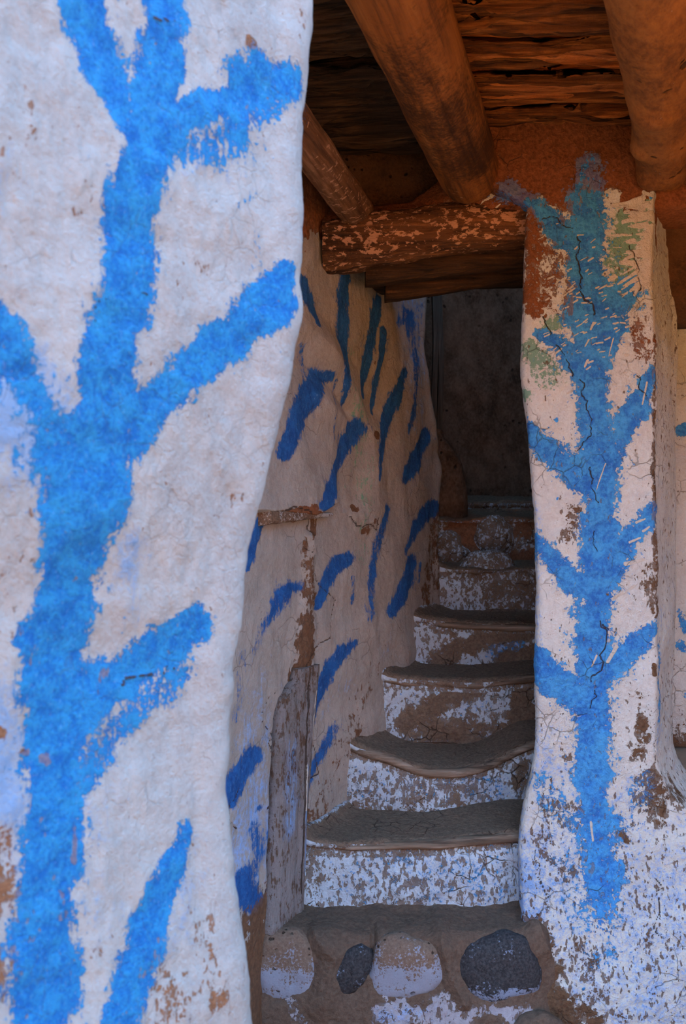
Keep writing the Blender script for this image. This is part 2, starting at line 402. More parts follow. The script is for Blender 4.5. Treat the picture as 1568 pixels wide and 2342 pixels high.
front_blue = [
 [(385,-60,52),(383,100,52),(368,200,50),(350,300,58),(330,400,62),(322,500,58),(312,600,58),(302,700,58),(285,800,56),(275,900,62),(265,1000,85),(255,1080,92),(250,1150,82),(240,1250,66),(236,1350,60),(226,1450,60),(215,1550,60),(208,1650,60),(215,1750,62),(220,1850,62),(215,1950,62),(206,2050,55),(205,2150,62),(200,2250,66),(195,2400,66)],
 [(205,-40,48),(230,80,48),(262,170,42),(290,260,28),(325,340,26)],
 [(385,330,24,.7),(430,260,32),(490,235,42),(545,215,56),(610,180,60),(665,185,42),(690,190,20,.5)],
 [(430,330,45,.55),(500,330,50,.6),(560,280,60,.7),(640,240,45,.6)],
 [(300,1030,55),(380,940,46),(450,870,50),(520,790,56),(590,735,52),(640,680,46),(668,615,26,.8)],
 [(250,1110,90),(190,1030,80,.8),(150,960,60,.7),(120,900,40,.9),(80,820,40,.9),(55,750,38,.8)],
 [(40,840,60,.75),(10,700,40,.7)],[(250,1690,80),(320,1610,66),(400,1560,62),(470,1500,58),(530,1440,40),(545,1400,20,.7)],
 [(300,1830,40,.6),(350,1720,60,.6),(460,1600,60,.6),(520,1560,25,.6)],
 [(360,2400,52),(405,2240,50),(450,2130,42),(490,2020,42,.8),(525,1930,24,.7)],
 [(560,470,12,.4),(600,430,14,.4)],[(600,500,10,.35),(610,600,8,.3)],
 [(130,1480,12,.8),(160,1500,14,.7)],
]
front_wash = [[(40,860,110,.8),(110,960,110,.8),(170,1050,90,.7)],[(440,330,80,.5),(470,300,80,.5)],[(40,1650,110,.65),(60,1780,110,.8),(120,1900,110,.6)],[(200,1880,180,.5),(210,2200,120,.4)],
 [(370,1250,40,.5),(400,1420,40,.4)],[(520,1980,50,.4),(500,2180,50,.35)],[(30,350,60,.3),(20,520,60,.25)]]
front_dirt = [[(18,935,15,1.1)],[(15,1152,12,1.1)],[(585,95,14,.8)],[(105,1705,20,.85)],[(160,1750,12,.95)],[(205,1765,15,.95),(215,1775,12,.9)],[(60,370,30,.38),(100,220,30,.35)],
 [(40,350,24,.35)],[(470,600,50,.35),(500,640,40,.3)],[(200,460,40,.3)],[(60,1980,90,.52),(60,2120,100,.58),(40,2342,90,.55)],[(300,2250,40,.4)],[(150,1500,60,.3),(100,1300,60,.3)],[(560,2150,30,.45),(570,2330,30,.5)],[(230,2040,12,.7),(240,2140,12,.6)],
 [(440,2230,40,.45),(480,2342,60,.5)],[(140,2230,10,.7)],[(505,2270,12,.7)],[(270,1930,6,.9),(268,2010,8,.9)],[(345,1550,10,.6),(335,1600,10,.6)],[(40,940,5,.9),(42,1010,5,.9),(48,1080,5,.8)],
 [(700,40,14,.35),(690,160,12,.35)],[(600,1130,14,.4),(575,1230,10,.4)],[(520,1850,10,.3),(530,2100,12,.4),(565,2300,14,.4)]]
front_crack = jag([[(20,935,5),(40,1010,3),(46,1090,3)],[(350,38,3),(385,42,4),(405,45,3)],[(380,1590,3),(440,1565,4),(505,1548,3)],[(240,740,3,.7),(370,665,4,.7)],[(385,300,3,.7),(400,330,3,.7)]])
def front_disp(P, n):
    a = fbm(P, 5, 3, seed=1) * .03 + fbm(P, 24, 3, seed=2) * .010 + fbm(P, 90, 3, seed=3, st=(1, 1, .35)) * .0042
    a -= FS.paint(P, front_crack, 1.2, 0) * .0022
    return a * np.where(P[..., 1] > .3, 1, .2)
def front_paint(P):
    r = FS.paint(P, front_blue, 1.1, .4, 1); r = np.maximum(r, FS.fringe(P, front_blue, 1.4, .36, 21)); wsh = 1.3 * FS.paint(P, front_wash, 1.6, .4, 2); d = FS.paint(P, front_dirt, 1.2, .4, 3); c = FS.paint(P, front_crack, .9, 0)
    d = d + .10 * sst(.98, .82, P[..., 2])
    q = FS.q(P)
    # past the rounded arris the stroke fades, as the brush did not reach round it
    wsh = np.maximum(wsh, .22 * sst(1.3, .9, P[..., 2]))
    warm = sst(1.85, 2.2, P[..., 2]) * .1
    return {'mask': M4(r, 0, d, c, like=P), 'mask2': M4(0, wsh, .4, 0, like=P)}
wl, _ = swept('wall_left', zlist((0, .8, 30), (.8, 2.2, 400), (2.2, 2.92, 30)), front_ring, MT['front'], front_disp, flip=True, paint=front_paint)
tag(wl, 'whitewashed foreground wall painted with a thick bright blue branching tree, rounded wavy edge', 'wall', kind='structure')

# ------------------------------------------------------------------ stairwell left wall
WX = lambda Y: -.124 + .512 * (Y - 3.0)
WS = Surf(-.124, 3.0, .512, 1.0, .56)
WEND = [(300, 975), (690, 975), (800, 974), (860, 978), (900, 984), (1000, 1000), (1060, 1008), (1180, 1004), (1300, 1003), (1700, 1003)]
def Yat(u): return 1.66 / (.512 - (u - 784) / F) if True else 0
def stair_ring(z):
    v = 1171 - (z - ZC) / 3.9 * F
    Ye = Yat(interp(v, WEND)); Ye = min(Ye, 4.15)
    ys = np.concatenate([np.linspace(1.75, 2.55, 8, endpoint=False), np.linspace(2.55, Ye - .05, 230)])
    fr = np.stack([WX(ys), ys], 1)
    E = np.array([WX(Ye), Ye]); back = np.array([-.8, .6])
    arc = bez(fr[-1], E + (E - (fr[-1] + E + back * .06) / 2), E + back * .06, 8)
    ret = E + back * np.linspace(.06, .30, 5)[:, None]
    b2 = np.array([fr[0][0] - .35, fr[0][1] + .1])
    bk = ret[-1] + (b2 - ret[-1]) * np.linspace(0, 1, 8)[1:, None]
    return np.concatenate([fr, arc, ret, bk])
stair_blue = [
 [(782,630,16),(772,690,19),(775,780,18),(780,850,16),(785,900,9,.8),(788,935,7,.6)],
 [(680,640,14,.9),(694,690,16,.9),(712,745,9,.8)],[(680,790,10,.5),(685,830,8,.5)],
 [(862,685,15,.8),(848,760,16),(838,850,15),(832,905,9,.7)],
 [(876,755,10),(872,820,11),(868,890,9,.9),(862,945,6,.7)],
 [(924,850,10,.9),(914,880,14),(898,930,16),(884,985,13),(870,1050,10,.8),(862,1095,7,.7)],
 [(950,800,9,.6),(948,880,9,.7),(938,950,8,.7),(930,1000,6,.5)],[(952,830,18,.35),(935,720,22,.7),(915,740,10,.6)],[(960,700,10,.4),(962,800,10,.4)],
 [(740,862,13,.9),(715,865,22),(690,905,26),(662,950,25),(640,1000,22),(625,1040,18)],
 [(760,870,8,.5),(750,960,6,.4),(755,1020,6,.4)],
 [(845,975,12,.5),(815,980,24),(790,1020,21),(762,1075,19),(735,1125,18),(716,1155,16)],
 [(972,990,16),(955,1035,19),(935,1078,18),(922,1100,12,.7)],
 [(990,1160,20),(968,1180,20),(945,1215,14,.9),(925,1265,8,.6)],
 [(885,1165,14,.8),(868,1230,14,.75),(856,1290,14,.65),(846,1350,14,.6),(838,1410,12,.45)],
 [(938,1288,20),(928,1320,23),(910,1360,22),(890,1398,16)],[(960,1290,6,.6),(955,1330,5,.6)],
 [(800,1278,16,.9),(775,1290,22),(750,1335,17),(732,1385,10,.9)],[(806,1320,6,.6),(808,1380,5,.6)],
 [(685,1340,14,.7),(660,1352,24,.85),(632,1390,20,.75),(605,1440,16,.6),(590,1490,14,.4)],
 [(590,1195,14),(578,1240,12),(572,1300,8,.7)],
 [(810,1470,12,.7),(785,1490,20,.9),(757,1530,20),(735,1590,17),(720,1650,13),(708,1710,9,.8)],
 [(765,1670,16,.6),(735,1740,16,.7),(710,1800,14,.6),(700,1840,10,.5)],
 [(600,1720,14,.9),(582,1740,32),(558,1780,32),(535,1830,22)],
 [(600,1900,25,.55),(605,1960,22,.6),(580,2000,30,.75),(555,2020,30,.9),(590,2060,30,.8)],[(610,1850,8,.7)],[(560,1500,14,.4),(550,1600,14,.4),(540,1650,20,.3)],
]
stair_green = [[(780,780,30,.45),(830,1000,35,.5),(840,1330,20,.4)]]
stair_wash = [[(950,700,45,.5),(955,900,40,.45),(940,1000,40,.3)],[(700,1500,60,.2),(700,1800,80,.35)],[(600,1500,60,.3),(580,1900,80,.6),(580,2040,80,.6)],[(640,1300,50,.12)],[(800,1560,40,.3)],[(870,1480,40,.3)]]
stair_dirt = [[(700,1240,16,.5),(708,1330,18,.6),(704,1420,20,.72),(700,1500,22,.85),(680,1570,26,1.0),(675,1600,26,1.0)],[(700,1840,16,1.1),(705,1870,14,.9)],[(815,1165,8,1),(812,1160,6,1)],[(862,995,10,1.1)],
 [(835,1215,14,.6),(855,1190,8,.6)],[(700,2060,40,.6),(600,2090,60,.9)],[(690,2000,30,.45)],[(720,1760,10,.4)],[(740,640,30,.2)],[(860,830,10,.4),(890,860,10,.4)],
 [(850,1540,26,.38),(800,1660,26,.42),(740,1850,34,.46),(700,1900,30,.45)],[(1000,1180,20,.6),(980,1400,30,.5)],[(720,1180,8,.6),(720,1220,8,.8)],[(745,1160,10,.6)]]
stair_red = [[(560,480,90,1.2),(690,470,60,1.2),(760,500,60,1.2),(850,500,70,1.2)],[(620,1175,12,.8),(690,1165,12,.8)],[(700,1178,10,.9),(640,1190,10,.8)]]
stair_crack = jag([[(600,1172,4),(690,1188,4),(745,1165,3)],[(705,1180,3),(708,1210,3),(722,1225,3)],[(800,1180,3,.8),(830,1205,3),(860,1212,3),(865,1170,3)],[(640,1585,2),(628,1700,2),(628,1850,2),(620,2040,3)],[(694,1250,2,.8),(720,1300,2,.8),(712,1500,3),(700,1650,2),(695,1850,2)],
 [(560,1800,2),(556,1900,2)],[(608,1370,2,.6),(602,1420,2,.6)]])
def stair_disp(P, n):
    a = fbm(P, 2.5, 3, seed=11) * .07 + fbm(P, 11, 3, seed=12) * .018 + fbm(P, 70, 3, seed=13, st=(1, 1, .3)) * .004
    q = WS.q(P)
    # the coat above the ledge stands proud, undercut along a sharp line
    Lx = WS.px([(560, 1172, 1), (640, 1176, 1), (700, 1182, 1), (748, 1156, 1), (790, 1150, 1)])
    ax = np.array([p[0] for p in Lx]); az = np.array([p[1] for p in Lx])
    zl = np.interp(q[..., 0], ax, az); fade = sst(ax[4], ax[3] - .005, q[..., 0])
    up = sst(zl, zl + .006, q[..., 1]) * np.exp(-np.maximum(q[..., 1] - zl, 0) / .35)
    a += fade * up * .045
    # folds
    a += WS.paint(P, [[(690, 750, 28), (780, 850, 22), (850, 980, 24), (862, 1150, 20)]], 2.2, 0) * .022
    a -= WS.paint(P, [[(680, 820, 28), (760, 900, 20), (800, 940, 10)]], 2.0, 0) * .02
    a -= WS.paint(P, [[(720, 1000, 40), (800, 1120, 30)]], 2.2, 0) * .014
    a += WS.paint(P, [[(835, 1185, 26)]], 1.2, .3) * .012
    a += WS.paint(P, [[(710, 1230, 12), (706, 1400, 14), (700, 1600, 16)]], 1.2, .6) * .016
    a -= WS.paint(P, stair_crack, 1.4, 0) * .006
    return a * sst(2.2, 2.5, P[..., 1])
def stair_paint(P):
    r = WS.paint(P, stair_blue, 1.15, .25, 4); r = np.maximum(r, WS.fringe(P, stair_blue, 1.7, .32, 23)); g = WS.paint(P, stair_green, 1.5, .4, 5); wsh = WS.paint(P, stair_wash, 1.6, .4, 6)
    rd = WS.paint(P, stair_red, .6, .5, 8)
    d = np.maximum(WS.paint(P, stair_dirt, .9, .5, 7), rd); c = WS.paint(P, stair_crack, 1.1, 0)
    d = np.maximum(d, sst(.40, .28, P[..., 2] + fbm(P, 12, 3) * .1) * 1.1); d = np.maximum(d, sst(2.44, 2.50, P[..., 2] + fbm(P, 20, 3) * .1) * 1.2)
    return {'mask': M4(r, g, d, c, like=P), 'mask2': M4(0, wsh, .08 + .6 * rd, 0, like=P)}
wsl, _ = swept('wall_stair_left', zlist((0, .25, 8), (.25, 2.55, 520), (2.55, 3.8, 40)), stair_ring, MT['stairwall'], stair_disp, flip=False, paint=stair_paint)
wsl_tagged = tag(wsl, 'plastered wall left of the stairs with slanting dark blue brush strokes', 'wall', kind='structure')

# other stairwell walls, out of direct view
def plain_ring(pts, n=40):
    def f(z): return np.array(pts)
    return f
def wall_poly(name, pts, z0, z1, mat, label, amp=.03, dens=.05):
    ring = []
    for A, B in zip(pts, pts[1:] + pts[:1]):
        k = max(1, int(math.dist(A, B) / dens)); ring += [(A[0] + (B[0] - A[0]) * t / k, A[1] + (B[1] - A[1]) * t / k) for t in range(k)]
    ring = np.array(ring)
    o, P = swept(name, np.linspace(z0, z1, max(2, int((z1 - z0) / dens))), lambda z: ring, mat, lambda P, n: fbm(P, 4, 4, seed=21) * amp)
    return tag(o, label, 'wall', kind='structure')
wall_poly('wall_stair_right', [(.70, 3.32), (.96, 3.38), (1.4, 5.24), (1.14, 5.24)], 0, 3.8, MT['back'], 'brown plaster wall hidden behind the painted pillar')
wall_poly('wall_skyblock_right', [(2.2, .9), (2.5, .9), (2.5, 3.4), (2.2, 3.4)], 0, 2.75, MT['redmud'], 'unseen reddish mud wall added on the right to cut blue sky light')  # added out of frame to keep blue sky light off the pillar side
wall_poly('wall_stair_far_left', [(-1.1, 3.4), (-.55, 3.4), (.05, 4.35), (.05, 5.24), (-1.1, 5.24)], 0, 3.8, MT['back'], 'brown plaster wall closing the left of the stairwell')
def stub_ring(z):
    v = 1171 - (z - ZC) / 4.35 * F
    xr = (interp(v, [(700, 975), (1000, 1004), (1030, 1030), (1060, 1046), (1120, 1056), (1180, 1058)]) - 784) / F * 4.35
    r = np.array([(xr - .6 + .6 * t, 4.32) for t in np.linspace(0, 1, 16)] + [(xr + .02, 4.36), (xr + .02, 4.45)] + [(xr - .6 * t, 4.5) for t in np.linspace(0, 1, 10)])
    return r
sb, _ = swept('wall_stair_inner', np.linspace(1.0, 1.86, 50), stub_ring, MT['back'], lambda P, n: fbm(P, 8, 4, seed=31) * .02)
tag(sb, 'low curved brown plaster stub beside the dark doorway at the stair top', 'wall', kind='structure')
jd = [(at(u, 900, 4.42)[0]) for u in (988, 1013)]
dp = empty('door_post', (sum(jd) / 2, 4.42, 1.5)); tag(dp, 'dark upright wooden door post in the shadow at the top of the stairs', 'post')
for k, (a_, b_, yy) in enumerate([(jd[0], jd[0] + .022, 4.40), (jd[0] + .026, jd[1], 4.43)]):
    rr = np.array([(a_, yy), (b_, yy), (b_, yy + .06), (a_, yy + .06)])
    zz = np.linspace(1.5, 2.75, 40); PP = np.array([[(x + .004 * math.sin(z * 9 + k), y, z) for x, y in rr] for z in zz])
    grid('post_board' if k else 'post_edge', PP, MT['doorwood'], parent=dp, smooth=False)

# ------------------------------------------------------------------ worn post set in the stair wall
nrm = np.array([.89, -.456])
def post_ring(z):
    v = 1171 - (z - ZC) / 2.96 * F
    ul = interp(v, [(1170, 706), (1300, 694), (1450, 688), (1555, 676), (1590, 645), (1700, 634), (1850, 628), (2000, 622), (2080, 612)])
    ur = interp(v, [(1170, 722), (1300, 726), (1450, 724), (1555, 722), (1700, 708), (1850, 696), (2000, 690), (2080, 686)])
    hgt = interp(v, [(1170, -.020), (1300, -.006), (1500, .002), (1700, .006), (2080, .008)])
    out = []
    for t in np.linspace(0, 1, 26):
        u = ul + (ur - ul) * t; Y = Yat(u)
        g = .55 * math.exp(-((t - .62) / .05) ** 2) - .35 * math.exp(-((t - .85) / .06) ** 2)
        b = hgt * min(1, 7 * min(t, 1 - t)) - .005 * g
        p = np.array([WX(Y), Y]) + nrm * (b + .012); out.append(p)
    for t in np.linspace(1, 0, 5):
        u = ul + (ur - ul) * t; Y = Yat(u); out.append(np.array([WX(Y), Y]) - nrm * .03)
    return np.array(out)
def post_paint(P):
    base = .42 + .3 * fbm(P, 9, 3, seed=41)
    wash = WS.paint(P, [[(655, 1700, 20, .5), (650, 1900, 20, .6)], [(690, 1750, 6, .7), (686, 1990, 6, .8)]], 1.5, .4)
    drip = WS.paint(P, [[(712, 1580, 2.5), (708, 1660, 2.5), (704, 1760, 2.2), (700, 1800, 2)], [(688, 1750, 4), (686, 1850, 3)], [(706, 1440, 7, .8)]], .9, .3)
    return {'mask': M4(wash * .35, 0, base, WS.paint(P, [[(697, 1560, 2), (690, 1700, 2), (680, 1900, 2), (676, 2040, 2)]], 1, 0), like=P), 'mask2': M4(drip * .8, wash, .1, 0, like=P)}
po, _ = swept('wooden_post', np.linspace(.30, 1.03, 200), post_ring, MT['post'], lambda P, n: fbm(P, 60, 4, seed=42, st=(1, 1, .12)) * .010 + fbm(P, 12, 3, seed=43) * .008, flip=False, paint=post_paint)
tag(po, 'weathered grey brown wooden post set upright in the plaster left of the stairs', 'post')

# ------------------------------------------------------------------ pillar with its base wall
PY = 2.93
PL = [(300, 1050), (400, 1085), (440, 1150), (470, 1206), (600, 1200), (700, 1199), (800, 1194), (850, 1194), (900, 1199), (960, 1205), (1020, 1212), (1100, 1216), (1200, 1223), (1300, 1229), (1400, 1232), (1500, 1231),
      (1600, 1231), (1700, 1226), (1780, 1216), (1850, 1200), (1900, 1192), (1960, 1186), (2080, 1190), (2342, 1190), (2500, 1190)]
PR = [(300, 1500), (430, 1500), (500, 1496), (650, 1493), (760, 1496), (900, 1500), (1100, 1504), (1400, 1506), (1600, 1500), (1700, 1502), (1750, 1507), (1790, 1520), (1820, 1540), (1850, 1572), (1880, 1640), (1920, 1760), (2000, 1900), (2500, 1900)]
PB = [(300, 24), (430, 26), (500, 30), (600, 44), (680, 56), (760, 56), (850, 50), (1000, 42), (1400, 38), (1700, 34), (1800, 26), (1900, 20), (2500, 20)]   # bevel beyond the arris
def pil_ring(z):
    v = 1171 - (z - ZC) / PY * F
    y0 = PY - .075 * float(sst(.62, .05, z)) - .012 * float(sst(.7, .45, z))
    xl = (interp(v, PL) - 784) / F * PY; xr = (interp(v, PR) - 784) / F * PY; bw = interp(v, PB)
    yb = 3.22; xb = (interp(v, PR) + bw - 784) / F * yb
    L = np.array([xl, y0])
    sidel = [np.array([max(xl + .06, .60) + .02, 3.30]), np.array([xl + .035, 3.12]), np.array([xl + .012, 3.0])]
    s = np.array([xl + .012, y0 + .07]); a = np.array([xl + .035, y0])
    rr = [sidel[0], sidel[1], sidel[2]] + list(bez(s, 2 * np.array([xl + .001, y0 + .012]) - (s + a) / 2, a, 10))
    n = 200
    fx = np.linspace(xl + .035, xr - .012, n)
    rr += [np.array([x, y0]) for x in fx]
    A = np.array([xr - .012, y0]); B = np.array([xr + .006, y0 + .02]); rr += list(bez(A, np.array([xr, y0]), B, 6))
    e = np.array([xb, yb])
    rr += [B + (e - B) * t for t in np.linspace(0, 1, 26)]
    rr += [np.array([xb + .02, 3.3]), np.array([xb - .1, 3.36]), np.array([xl + .2, 3.36])]
    return np.array(rr)
PS = Surf(0, PY, 1, 0, 1.0)
pil_blue = [
 [(1345,372,36,.75),(1342,440,42,.8),(1335,520,50,.85),(1342,600,55,.95),(1342,700,50),(1345,800,46),(1348,870,42),(1355,940,36,.9),(1365,1000,38),(1375,1100,42),(1375,1200,42),(1362,1300,42),(1356,1400,42),(1358,1500,48),(1355,1600,42),(1352,1700,38),(1352,1780,42,.85),(1362,1880,54,.8),(1368,2000,56,.8),(1370,2080,40,.6)],
 [(1160,430,24,.65),(1215,462,20,.8),(1260,500,30,.9),(1305,545,40)],
 [(1485,625,16,.8),(1450,655,32),(1405,705,45),(1370,790,40)],
 [(1235,765,16,.8),(1275,790,26,.9),(1325,830,32)],
 [(1205,978,14),(1235,1005,26),(1275,1045,30),(1330,1100,32)],
 [(1492,850,14),(1475,890,24),(1452,940,30),(1425,990,28,.8),(1395,1060,25,.7)],
 [(1225,1235,20,.8),(1255,1275,28,.8),(1300,1320,30,.8),(1340,1350,30)],
 [(1495,1160,14,.8),(1475,1195,26,.85),(1430,1250,30,.9),(1385,1320,34)],
 [(1230,1505,28),(1262,1545,38),(1310,1585,40),(1350,1610,40)],
 [(1494,1435,14,.8),(1465,1458,26),(1425,1500,34),(1380,1550,40)],
 [(1240,1790,30,.45),(1290,1850,50,.45)],[(1470,1780,30,.5),(1440,1850,40,.4)],[(1300,1960,60,.35),(1370,2150,60,.35)],[(1400,1050,10,.5)],[(1272,960,5,.8)],[(1275,1140,4,.8)],
 [(1490,450,5,.9)],[(1515,1480,8,.5),(1518,1600,7,.6),(1512,1660,8,.5)],[(1562,1480,10,.5),(1565,1540,10,.6)],[(1316,2230,5,.9)],
]
pil_green = [[(1255,745,28,.75),(1300,735,18,.7)],[(1215,800,26,.8),(1250,860,34,.65),(1300,870,24,.5)],[(1205,900,18,.9)],[(1435,520,44,1.0),(1420,590,40,.85),(1430,645,26,.8)],[(1480,500,20,.7),(1475,600,18,.6)],[(1475,465,16,1.0),(1500,455,6,1)],[(1480,540,20,.5)]]
pil_wash = [[(1240,1700,60,.5),(1290,1850,110,.5),(1300,2000,120,.6),(1450,1800,60,.5)],[(1225,1150,16,.5),(1230,1600,16,.4)],[(1200,1980,80,.7),(1200,2080,80,.7)],[(1380,2180,80,.5)],[(1460,2000,100,.35),(1500,2300,120,.35)],
            [(1520,1400,20,.4),(1515,1700,20,.5)]]
pil_dirt = [[(1460,1600,24,.5),(1465,1660,26,.62),(1460,1720,22,.6)],[(1490,1780,30,.62),(1480,1830,34,.6),(1500,1860,30,.6)],[(1560,1810,40,.55)],[(1250,1840,24,.5),(1300,1880,40,.45)],[(1420,1905,14,.7),(1430,1920,10,.7)],
 [(1310,1180,26,.5),(1300,1230,20,.5)],[(1480,1310,30,.5),(1500,1400,12,.55)],[(1495,1520,6,1),(1496,1540,5,1)],[(1210,2100,50,.5),(1225,2180,60,.8),(1260,2270,70,.95),(1250,2360,80,.95)],[(1310,2150,60,.45),(1340,2300,80,.35)],
 [(1450,1990,40,.3),(1500,2150,60,.3)],[(1240,1930,40,.4),(1290,1990,30,.5)],[(1495,700,8,.6),(1500,1300,8,.6)],[(1388,1360,5,.9)],[(1300,1740,20,.5)],[(1530,2250,40,.35)]]
pil_red = [[(1190,425,44,1.3),(1250,405,40,1.4),(1320,390,30,.55),(1400,400,34,1.3),(1450,420,36,1.3),(1490,410,30,1.3)],[(1215,500,30,.75),(1220,600,26,.62),(1222,700,26,.68),(1255,640,34,.5),(1270,580,30,.5)],[(1260,445,30,.9),(1300,490,24,.5)],
 [(1455,740,26,.55),(1470,800,24,.5)],[(1440,455,30,1.0),(1480,440,16,.7)],[(1300,640,14,.5),(1295,720,24,.55)],[(1310,470,24,.4)],[(1450,600,20,.4)],[(1495,780,6,.8)],[(1515,460,14,.8),(1525,560,12,.5)]]  # first pair: orange light near the right edge put into the colour
pil_crack = jag([[(1240,500,2),(1280,505,2),(1310,520,2)],[(1320,540,2.2),(1318,585,2.2),(1325,620,2.5),(1328,660,2),(1345,690,3.2),(1355,700,3.5),(1357,720,3)],[(1240,725,2),(1258,765,2)],[(1270,790,2),(1300,830,1.6),(1308,860,3)],[(1325,868,2),(1330,905,2.4),(1345,940,2),(1354,960,2.4),(1352,990,2.4),(1335,1010,2),(1316,1030,2)],
 [(1350,1068,2.4),(1358,1095,2.6),(1362,1130,2),(1370,1150,2)],[(1360,1215,2),(1366,1260,2)],[(1372,1420,2.4),(1372,1500,2.6),(1366,1540,2.4),(1352,1560,2.6)],[(1378,1430,4,.9),(1392,1440,3,.9)],[(1360,1580,2),(1350,1620,2)],[(1220,1940,2),(1232,2010,2),(1212,2090,2)],[(1455,860,2),(1460,890,2),(1478,905,2)],[(1490,2000,2),(1498,2060,2),(1492,2120,2)],
 [(1500,1740,2.5,.9),(1507,1690,2,.9)],[(1440,560,2),(1450,590,2),(1460,665,2)]])
rs = random.Random(4)
pil_splash = []
for k in range(95):
    u = 1500 - abs(rs.gauss(0, 50)); v = rs.uniform(452, 660); L = rs.uniform(8, 34) * (1.2 if u > 1440 else .6); tl = rs.uniform(-.35, .12) - .5 * (v > 590)
    if u < 1350: continue
    r = rs.uniform(1.6, 4.8) * (1.3 if u > 1440 else .8)
    pil_splash.append([(u - L / 2, v - tl * L / 2, r * .6), (u, v, r), (min(u + L / 2, 1496), v + tl * L / 2, r)])
pil_splash += [[(1470, 460, 5), (1440, 462, 4)], [(1495, 468, 8), (1440, 466, 7), (1400, 470, 4)], [(1493, 490, 10), (1450, 500, 9)], [(1490, 580, 16), (1480, 560, 14), (1488, 530, 12)], [(1492, 640, 12), (1460, 655, 5), (1450, 675, 3)], [(1494, 605, 9), (1420, 600, 5)],
               [(1472,440,5),(1500,450,3)],[(1496,700,5),(1497,760,4)]]
for k in range(120):
    u = rs.uniform(1230, 1430); v = rs.gauss(720, 90); 
    if not 430 < v < 950: continue
    L = rs.uniform(4, 14); r = rs.uniform(.9, 2.2); tl = rs.uniform(-.9, .1); pil_splash.append([(u, v, r), (u + L, v + tl * L, r)])
for (u, v, du, dv, r) in [(1355,740,-6,14,3),(1345,778,-8,14,2.2),(1342,825,-6,14,3),(1400,775,-10,40,1.6),(1478,875,-10,50,2.5),(1385,1060,-20,60,1.5),(1455,1195,20,-8,3),(1470,1215,15,-10,3),(1410,1480,-20,34,5),(1365,1500,-12,24,2.5),(1440,1240,24,-10,3),(1450,1340,-30,20,3),(1430,1290,40,-10,5),(1350,1880,3,40,3),(1335,2060,16,8,3),(1400,1370,22,-16,4)]:
    pil_splash.append([(u, v, r), (u + du, v + dv, r * .7)])
def pil_disp(P, n):
    a = fbm(P, 4, 3, seed=51) * .035 + fbm(P, 17, 3, seed=52) * .012 + fbm(P, 60, 3, seed=53) * .006
    low = sst(.75, .45, P[..., 2]); a += low * (fbm(P, 45, 3, seed=54) * .012)
    a -= PS.paint(P, pil_crack, 1.3, 0) * .005 * (P[..., 1] < 3.0)
    a += PS.paint(P, pil_splash, 1.0, 0) * .001 * (P[..., 1] < 3.0)
    edge = np.exp(-((P[..., 0] - .54) / .05) ** 2)
    return a * np.where(P[..., 1] > 3.2, .3, 1) * (1 - .5 * edge)
def pil_paint(P):
    fr = (P[..., 1] < 3.02) * 1.0
    r = PS.paint(P, pil_blue, 1.1, .4, 9); r = np.maximum(r, PS.fringe(P, pil_blue, 1.5, .36, 22)); g = PS.paint(P, pil_green, 1.1, .4, 10); wsh = PS.paint(P, pil_wash, 1.5, .4, 11)
    rd = PS.paint(P, pil_red, .8, .45, 12); d = np.maximum(PS.paint(P, pil_dirt, 1.1, .5, 13), rd)
    topred = sst(2.42, 2.47, P[..., 2] + fbm(P, 14, 3, seed=9) * .06)
    d = np.maximum(d, topred * (1.3 * sst(.9, .55, r) + .25)); rd = np.maximum(rd, topred)
    low = sst(.78, .5, P[..., 2]); d = np.maximum(d, .12 * low + .08 * sst(1.2, .7, P[..., 2])); wsh = np.maximum(wsh, .50 * sst(1.0, .35, P[..., 2]))  # wsh bluer towards the base: wash paint plus cool sky light in the colour
    side = 1 - fr; r = r * fr; d = np.where(fr > 0, d, np.maximum(.18, topred * .8)); g = g * fr
    c = PS.paint(P, pil_crack, .9, 0) * fr; s = PS.paint(P, pil_splash, .7, 0) * fr
    wsh = np.maximum(wsh, side * .25)
    inner = (P[..., 0] < .75) * side                      # inner jamb, more of the mud colour
    d = np.where(inner > 0, np.maximum(d, .55), d)
    return {'mask': M4(r, g, d, c, like=P), 'mask2': M4(s, wsh, np.clip(rd * 1.3, 0, 1), 0, like=P)}
pl, _ = swept('pillar', zlist((0, .05, 3), (.05, 2.60, 980), (2.60, 2.7, 4)), pil_ring, MT['pillar'], pil_disp, flip=False, paint=pil_paint)
tag(pl, 'whitewashed pillar right of the stairs with a cracked blue tree and brown mud top', 'pillar', kind='structure')

# recess wall to the right of the pillar
def rec_paint(P):
    RS = Surf(0, 3.4, 1, 0, 1)
    d = sst(2.15, 2.28, P[..., 2] + fbm(P, 14, 3) * .1) * 1.2; d = np.maximum(d, sst(.85, .68, P[..., 2]) * .9)
    r = RS.paint(P, [[(1568,1440,10,.8),(1552,1400,8,.6)],[(1558,985,14,.8),(1568,980,14)],[(1562,1590,10,.5)],[(1560,1480,16,.7)]], .7)
    return {'mask': M4(r, 0, d, 0, like=P), 'mask2': M4(0, 0.1, sst(1.9, 2.25, P[..., 2]) * .8, 0, like=P)}
def rec_ring(z):
    return np.array([(1.0 + x, 3.40) for x in np.linspace(0, 1.2, 90)] + [(2.2, 3.7), (1.35, 3.7), (1.35, 3.6), (1.0, 3.6)])
rc, _ = swept('wall_right', zlist((0, .5, 4), (.5, 2.7, 260)), rec_ring, MT['pillar'], lambda P, n: fbm(P, 5, 4, seed=61) * .04 + fbm(P, 50, 3, seed=62) * .006, flip=False, paint=rec_paint)
tag(rc, 'cream whitewashed recess wall at the right edge, beyond the pillar', 'wall', kind='structure')
